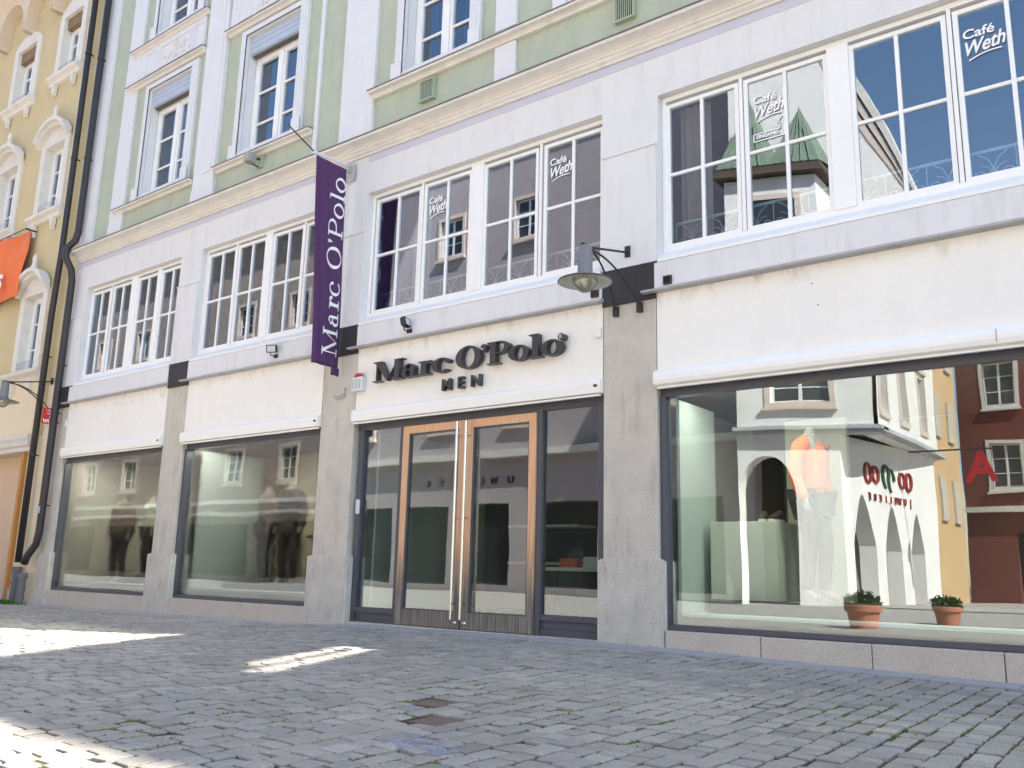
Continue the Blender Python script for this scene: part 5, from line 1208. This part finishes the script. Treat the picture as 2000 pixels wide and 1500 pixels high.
def rack(x0, x1, y, zf, h, label, cols, seed):
    t = thing('clothes_rack', label, 'clothes rack', ((x0+x1)/2, y, zf))
    fixn(MB().tube([(x0, y, zf+h), (x1, y, zf+h)], .014, 8).build('rail', BLACKM, t))
    for x in (x0, x1):
        MB().tube([(x, y, zf), (x, y, zf+h)], .014, 8).build('upright', BLACKM, t); MB().tube([(x, y-.22, zf+.015), (x, y+.22, zf+.015)], .014, 8).build('foot', BLACKM, t)
    random.seed(seed); n = int((x1-x0-.1)/.085)
    nm = {0: 'navy', 1: 'sand', 2: 'olive', 3: 'white', 4: 'rust'}
    for k in range(n):
        x = x0+.08+k*.085; c = random.choice(cols); L_ = random.uniform(.62, .9); a = random.uniform(-.12, .12)
        sh = [(-.02, 0), (-.22, -.09), (-.25, -.5), (-.20, -.5), (-.19, -.2), (-.20, -L_), (.20, -L_), (.19, -.2), (.20, -.5), (.25, -.5), (.22, -.09), (.02, 0)]
        b = MB(); b.prism([(p, q) for p, q in sh], -.022, .022, 'yz'); b.v = [(x+v[0]+v[1]*a+.006*math.sin(v[2]*20), y+v[1], zf+h-.05+v[2]) for v in b.v]
        b.tube([(x, y, zf+h+.015), (x, y, zf+h-.05)], .003, 5)
        o = b.build('hanging_shirt', mat('knit_'+nm[c], [(.03, .04, .08), (.42, .36, .28), (.12, .13, .07), (.6, .6, .57), (.32, .10, .05)][c], .9), None, bevel=.008); tag(fixn(o), nm[c]+' shirt hanging on the '+label.split(' with')[0], 'shirt', nm[c]+' shirts on the '+label.split(' with')[0])
rack(-16.4, -15.3, 1.85, .2, 1.5, 'black clothes rack in the leftmost shop window', (0, 2, 3), 1)
rack(-14.1, -13.5, 1.9, .2, 1.5, 'black clothes rack in the second shop window', (1, 2, 4), 2)
rack(-7.4, -6.0, 2.95, .03, 1.55, 'black clothes rack behind the entrance door', (0, 3, 4), 3)
# ------------------------------------------------------------------ ground details
def plate(x, y, lab):
    a = math.radians(4); r = .125; z = float(gz(x, y))-.004
    o = MB()
    p = [(x+sx_*r*math.cos(a)-sy__*r*math.sin(a), y+sx_*r*math.sin(a)+sy__*r*math.cos(a)) for sx_, sy__ in ((-1, -1), (1, -1), (1, 1), (-1, 1))]
    o.prism(p, z-.03, z+.002, 'xy'); ob_ = o.build('valve_cover', mat('rusty_iron', (.15, .105, .085), .85, .25, 25, .5, 50), None, bevel=.003); tag(ob_, lab, 'valve cover')
plate(-3.79, -4.76, 'square rusty valve cover in the cobbles, the nearer of the two')
plate(-4.23, -4.31, 'square rusty valve cover in the cobbles, the farther of the two')
def chalk():
    m = bpy.data.materials.new('blue_chalk'); m.use_nodes = True; n = m.node_tree; b = n.nodes['Principled BSDF']; b.inputs['Base Color'].default_value = (.30, .34, .44, 1); b.inputs['Roughness'].default_value = 1
    tr = n.nodes.new('ShaderNodeBsdfTransparent'); mx = n.nodes.new('ShaderNodeMixShader'); no = n.nodes.new('ShaderNodeTexNoise'); no.inputs['Scale'].default_value = 9; no.inputs['Detail'].default_value = 8
    geo = n.nodes.new('ShaderNodeNewGeometry'); n.links.new(geo.outputs['Position'], no.inputs['Vector'])
    cr = n.nodes.new('ShaderNodeMapRange'); cr.inputs[1].default_value = .42; cr.inputs[2].default_value = .6; cr.inputs[4].default_value = .6; n.links.new(no.outputs[0], cr.inputs[0])
    n.links.new(cr.outputs[0], mx.inputs[0]); n.links.new(tr.outputs[0], mx.inputs[1]); n.links.new(b.outputs[0], mx.inputs[2]); n.links.new(mx.outputs[0], n.nodes['Material Output'].inputs[0])
    pts = [(-3.65, -5.44), (-3.60, -5.23), (-3.39, -5.18), (-3.20, -5.23), (-3.11, -5.35), (-3.15, -5.48), (-3.29, -5.52)]
    vs = [(x, y, float(gz(x, y))+.006) for x, y in pts]
    o = MB().add(vs, [tuple(range(7))]).build('chalk_mark', m); struct(o)
chalk()
# moss tufts in the joints and weeds at the wall foot: uncountable
MOSS = mat('moss', (.10, .145, .02), .95, .3, 20)
random.seed(11); b = MB(); cnt = 0
while cnt < 2000:
    x = random.uniform(-5.0, .3); y = random.uniform(-6.8, -.5)
    dens = noise.noise(Vector((x*.9, y*.9, 3)))+.18*((x+6)/6)
    if dens < .12: continue
    i = round((x+27.0)/.148); xr = -27.0+i*.148
    if random.random() < .3: xr = x
    xr += .018*math.sin(y*.7+xr*.3)-.0085*y*y*min(1, max(0, (-xr-1)/6))
    z = float(gz(xr, y)); L_ = random.uniform(.008, .03)
    for k in range(3):
        px, py = xr+random.gauss(0, .003), y+random.gauss(0, L_); h_ = random.uniform(.008, .016); r_q = random.uniform(.006, .012)
        b.add([(px-r_q, py, z-.011), (px, py-r_q*1.6, z-.011), (px+r_q, py, z-.011), (px, py+r_q*1.6, z-.011), (px, py, z-.010+h_*.9)], [(0, 1, 4), (1, 2, 4), (2, 3, 4), (3, 0, 4)])
    cnt += 1
o = b.build('moss', MOSS); struct(o, 'stuff')
b = MB()
for k in range(500):
    if k < 320: x = random.gauss(-19.95, .35); y = -.28-abs(random.gauss(0, .07))
    else: x = random.uniform(-18.9, -4.6); y = -.03-abs(random.gauss(0, .02))
    z = float(gz(x, y)); hgt = random.uniform(.03, .12) if k < 320 else random.uniform(.01, .035)
    d = Vector((random.gauss(0, .35), random.gauss(-.1, .3), 1)).normalized()*hgt; n_ = Vector((random.uniform(-1, 1), random.uniform(-1, 1), 0)).normalized()*hgt*.12; p = Vector((x, y, z-.01))
    b.add([p-n_, p+n_, p+d*.6+n_*1.3, p+d, p+d*.6-n_*1.3], [(0, 1, 2, 3, 4)])
o = b.build('weeds', LEAF); struct(o, 'stuff')
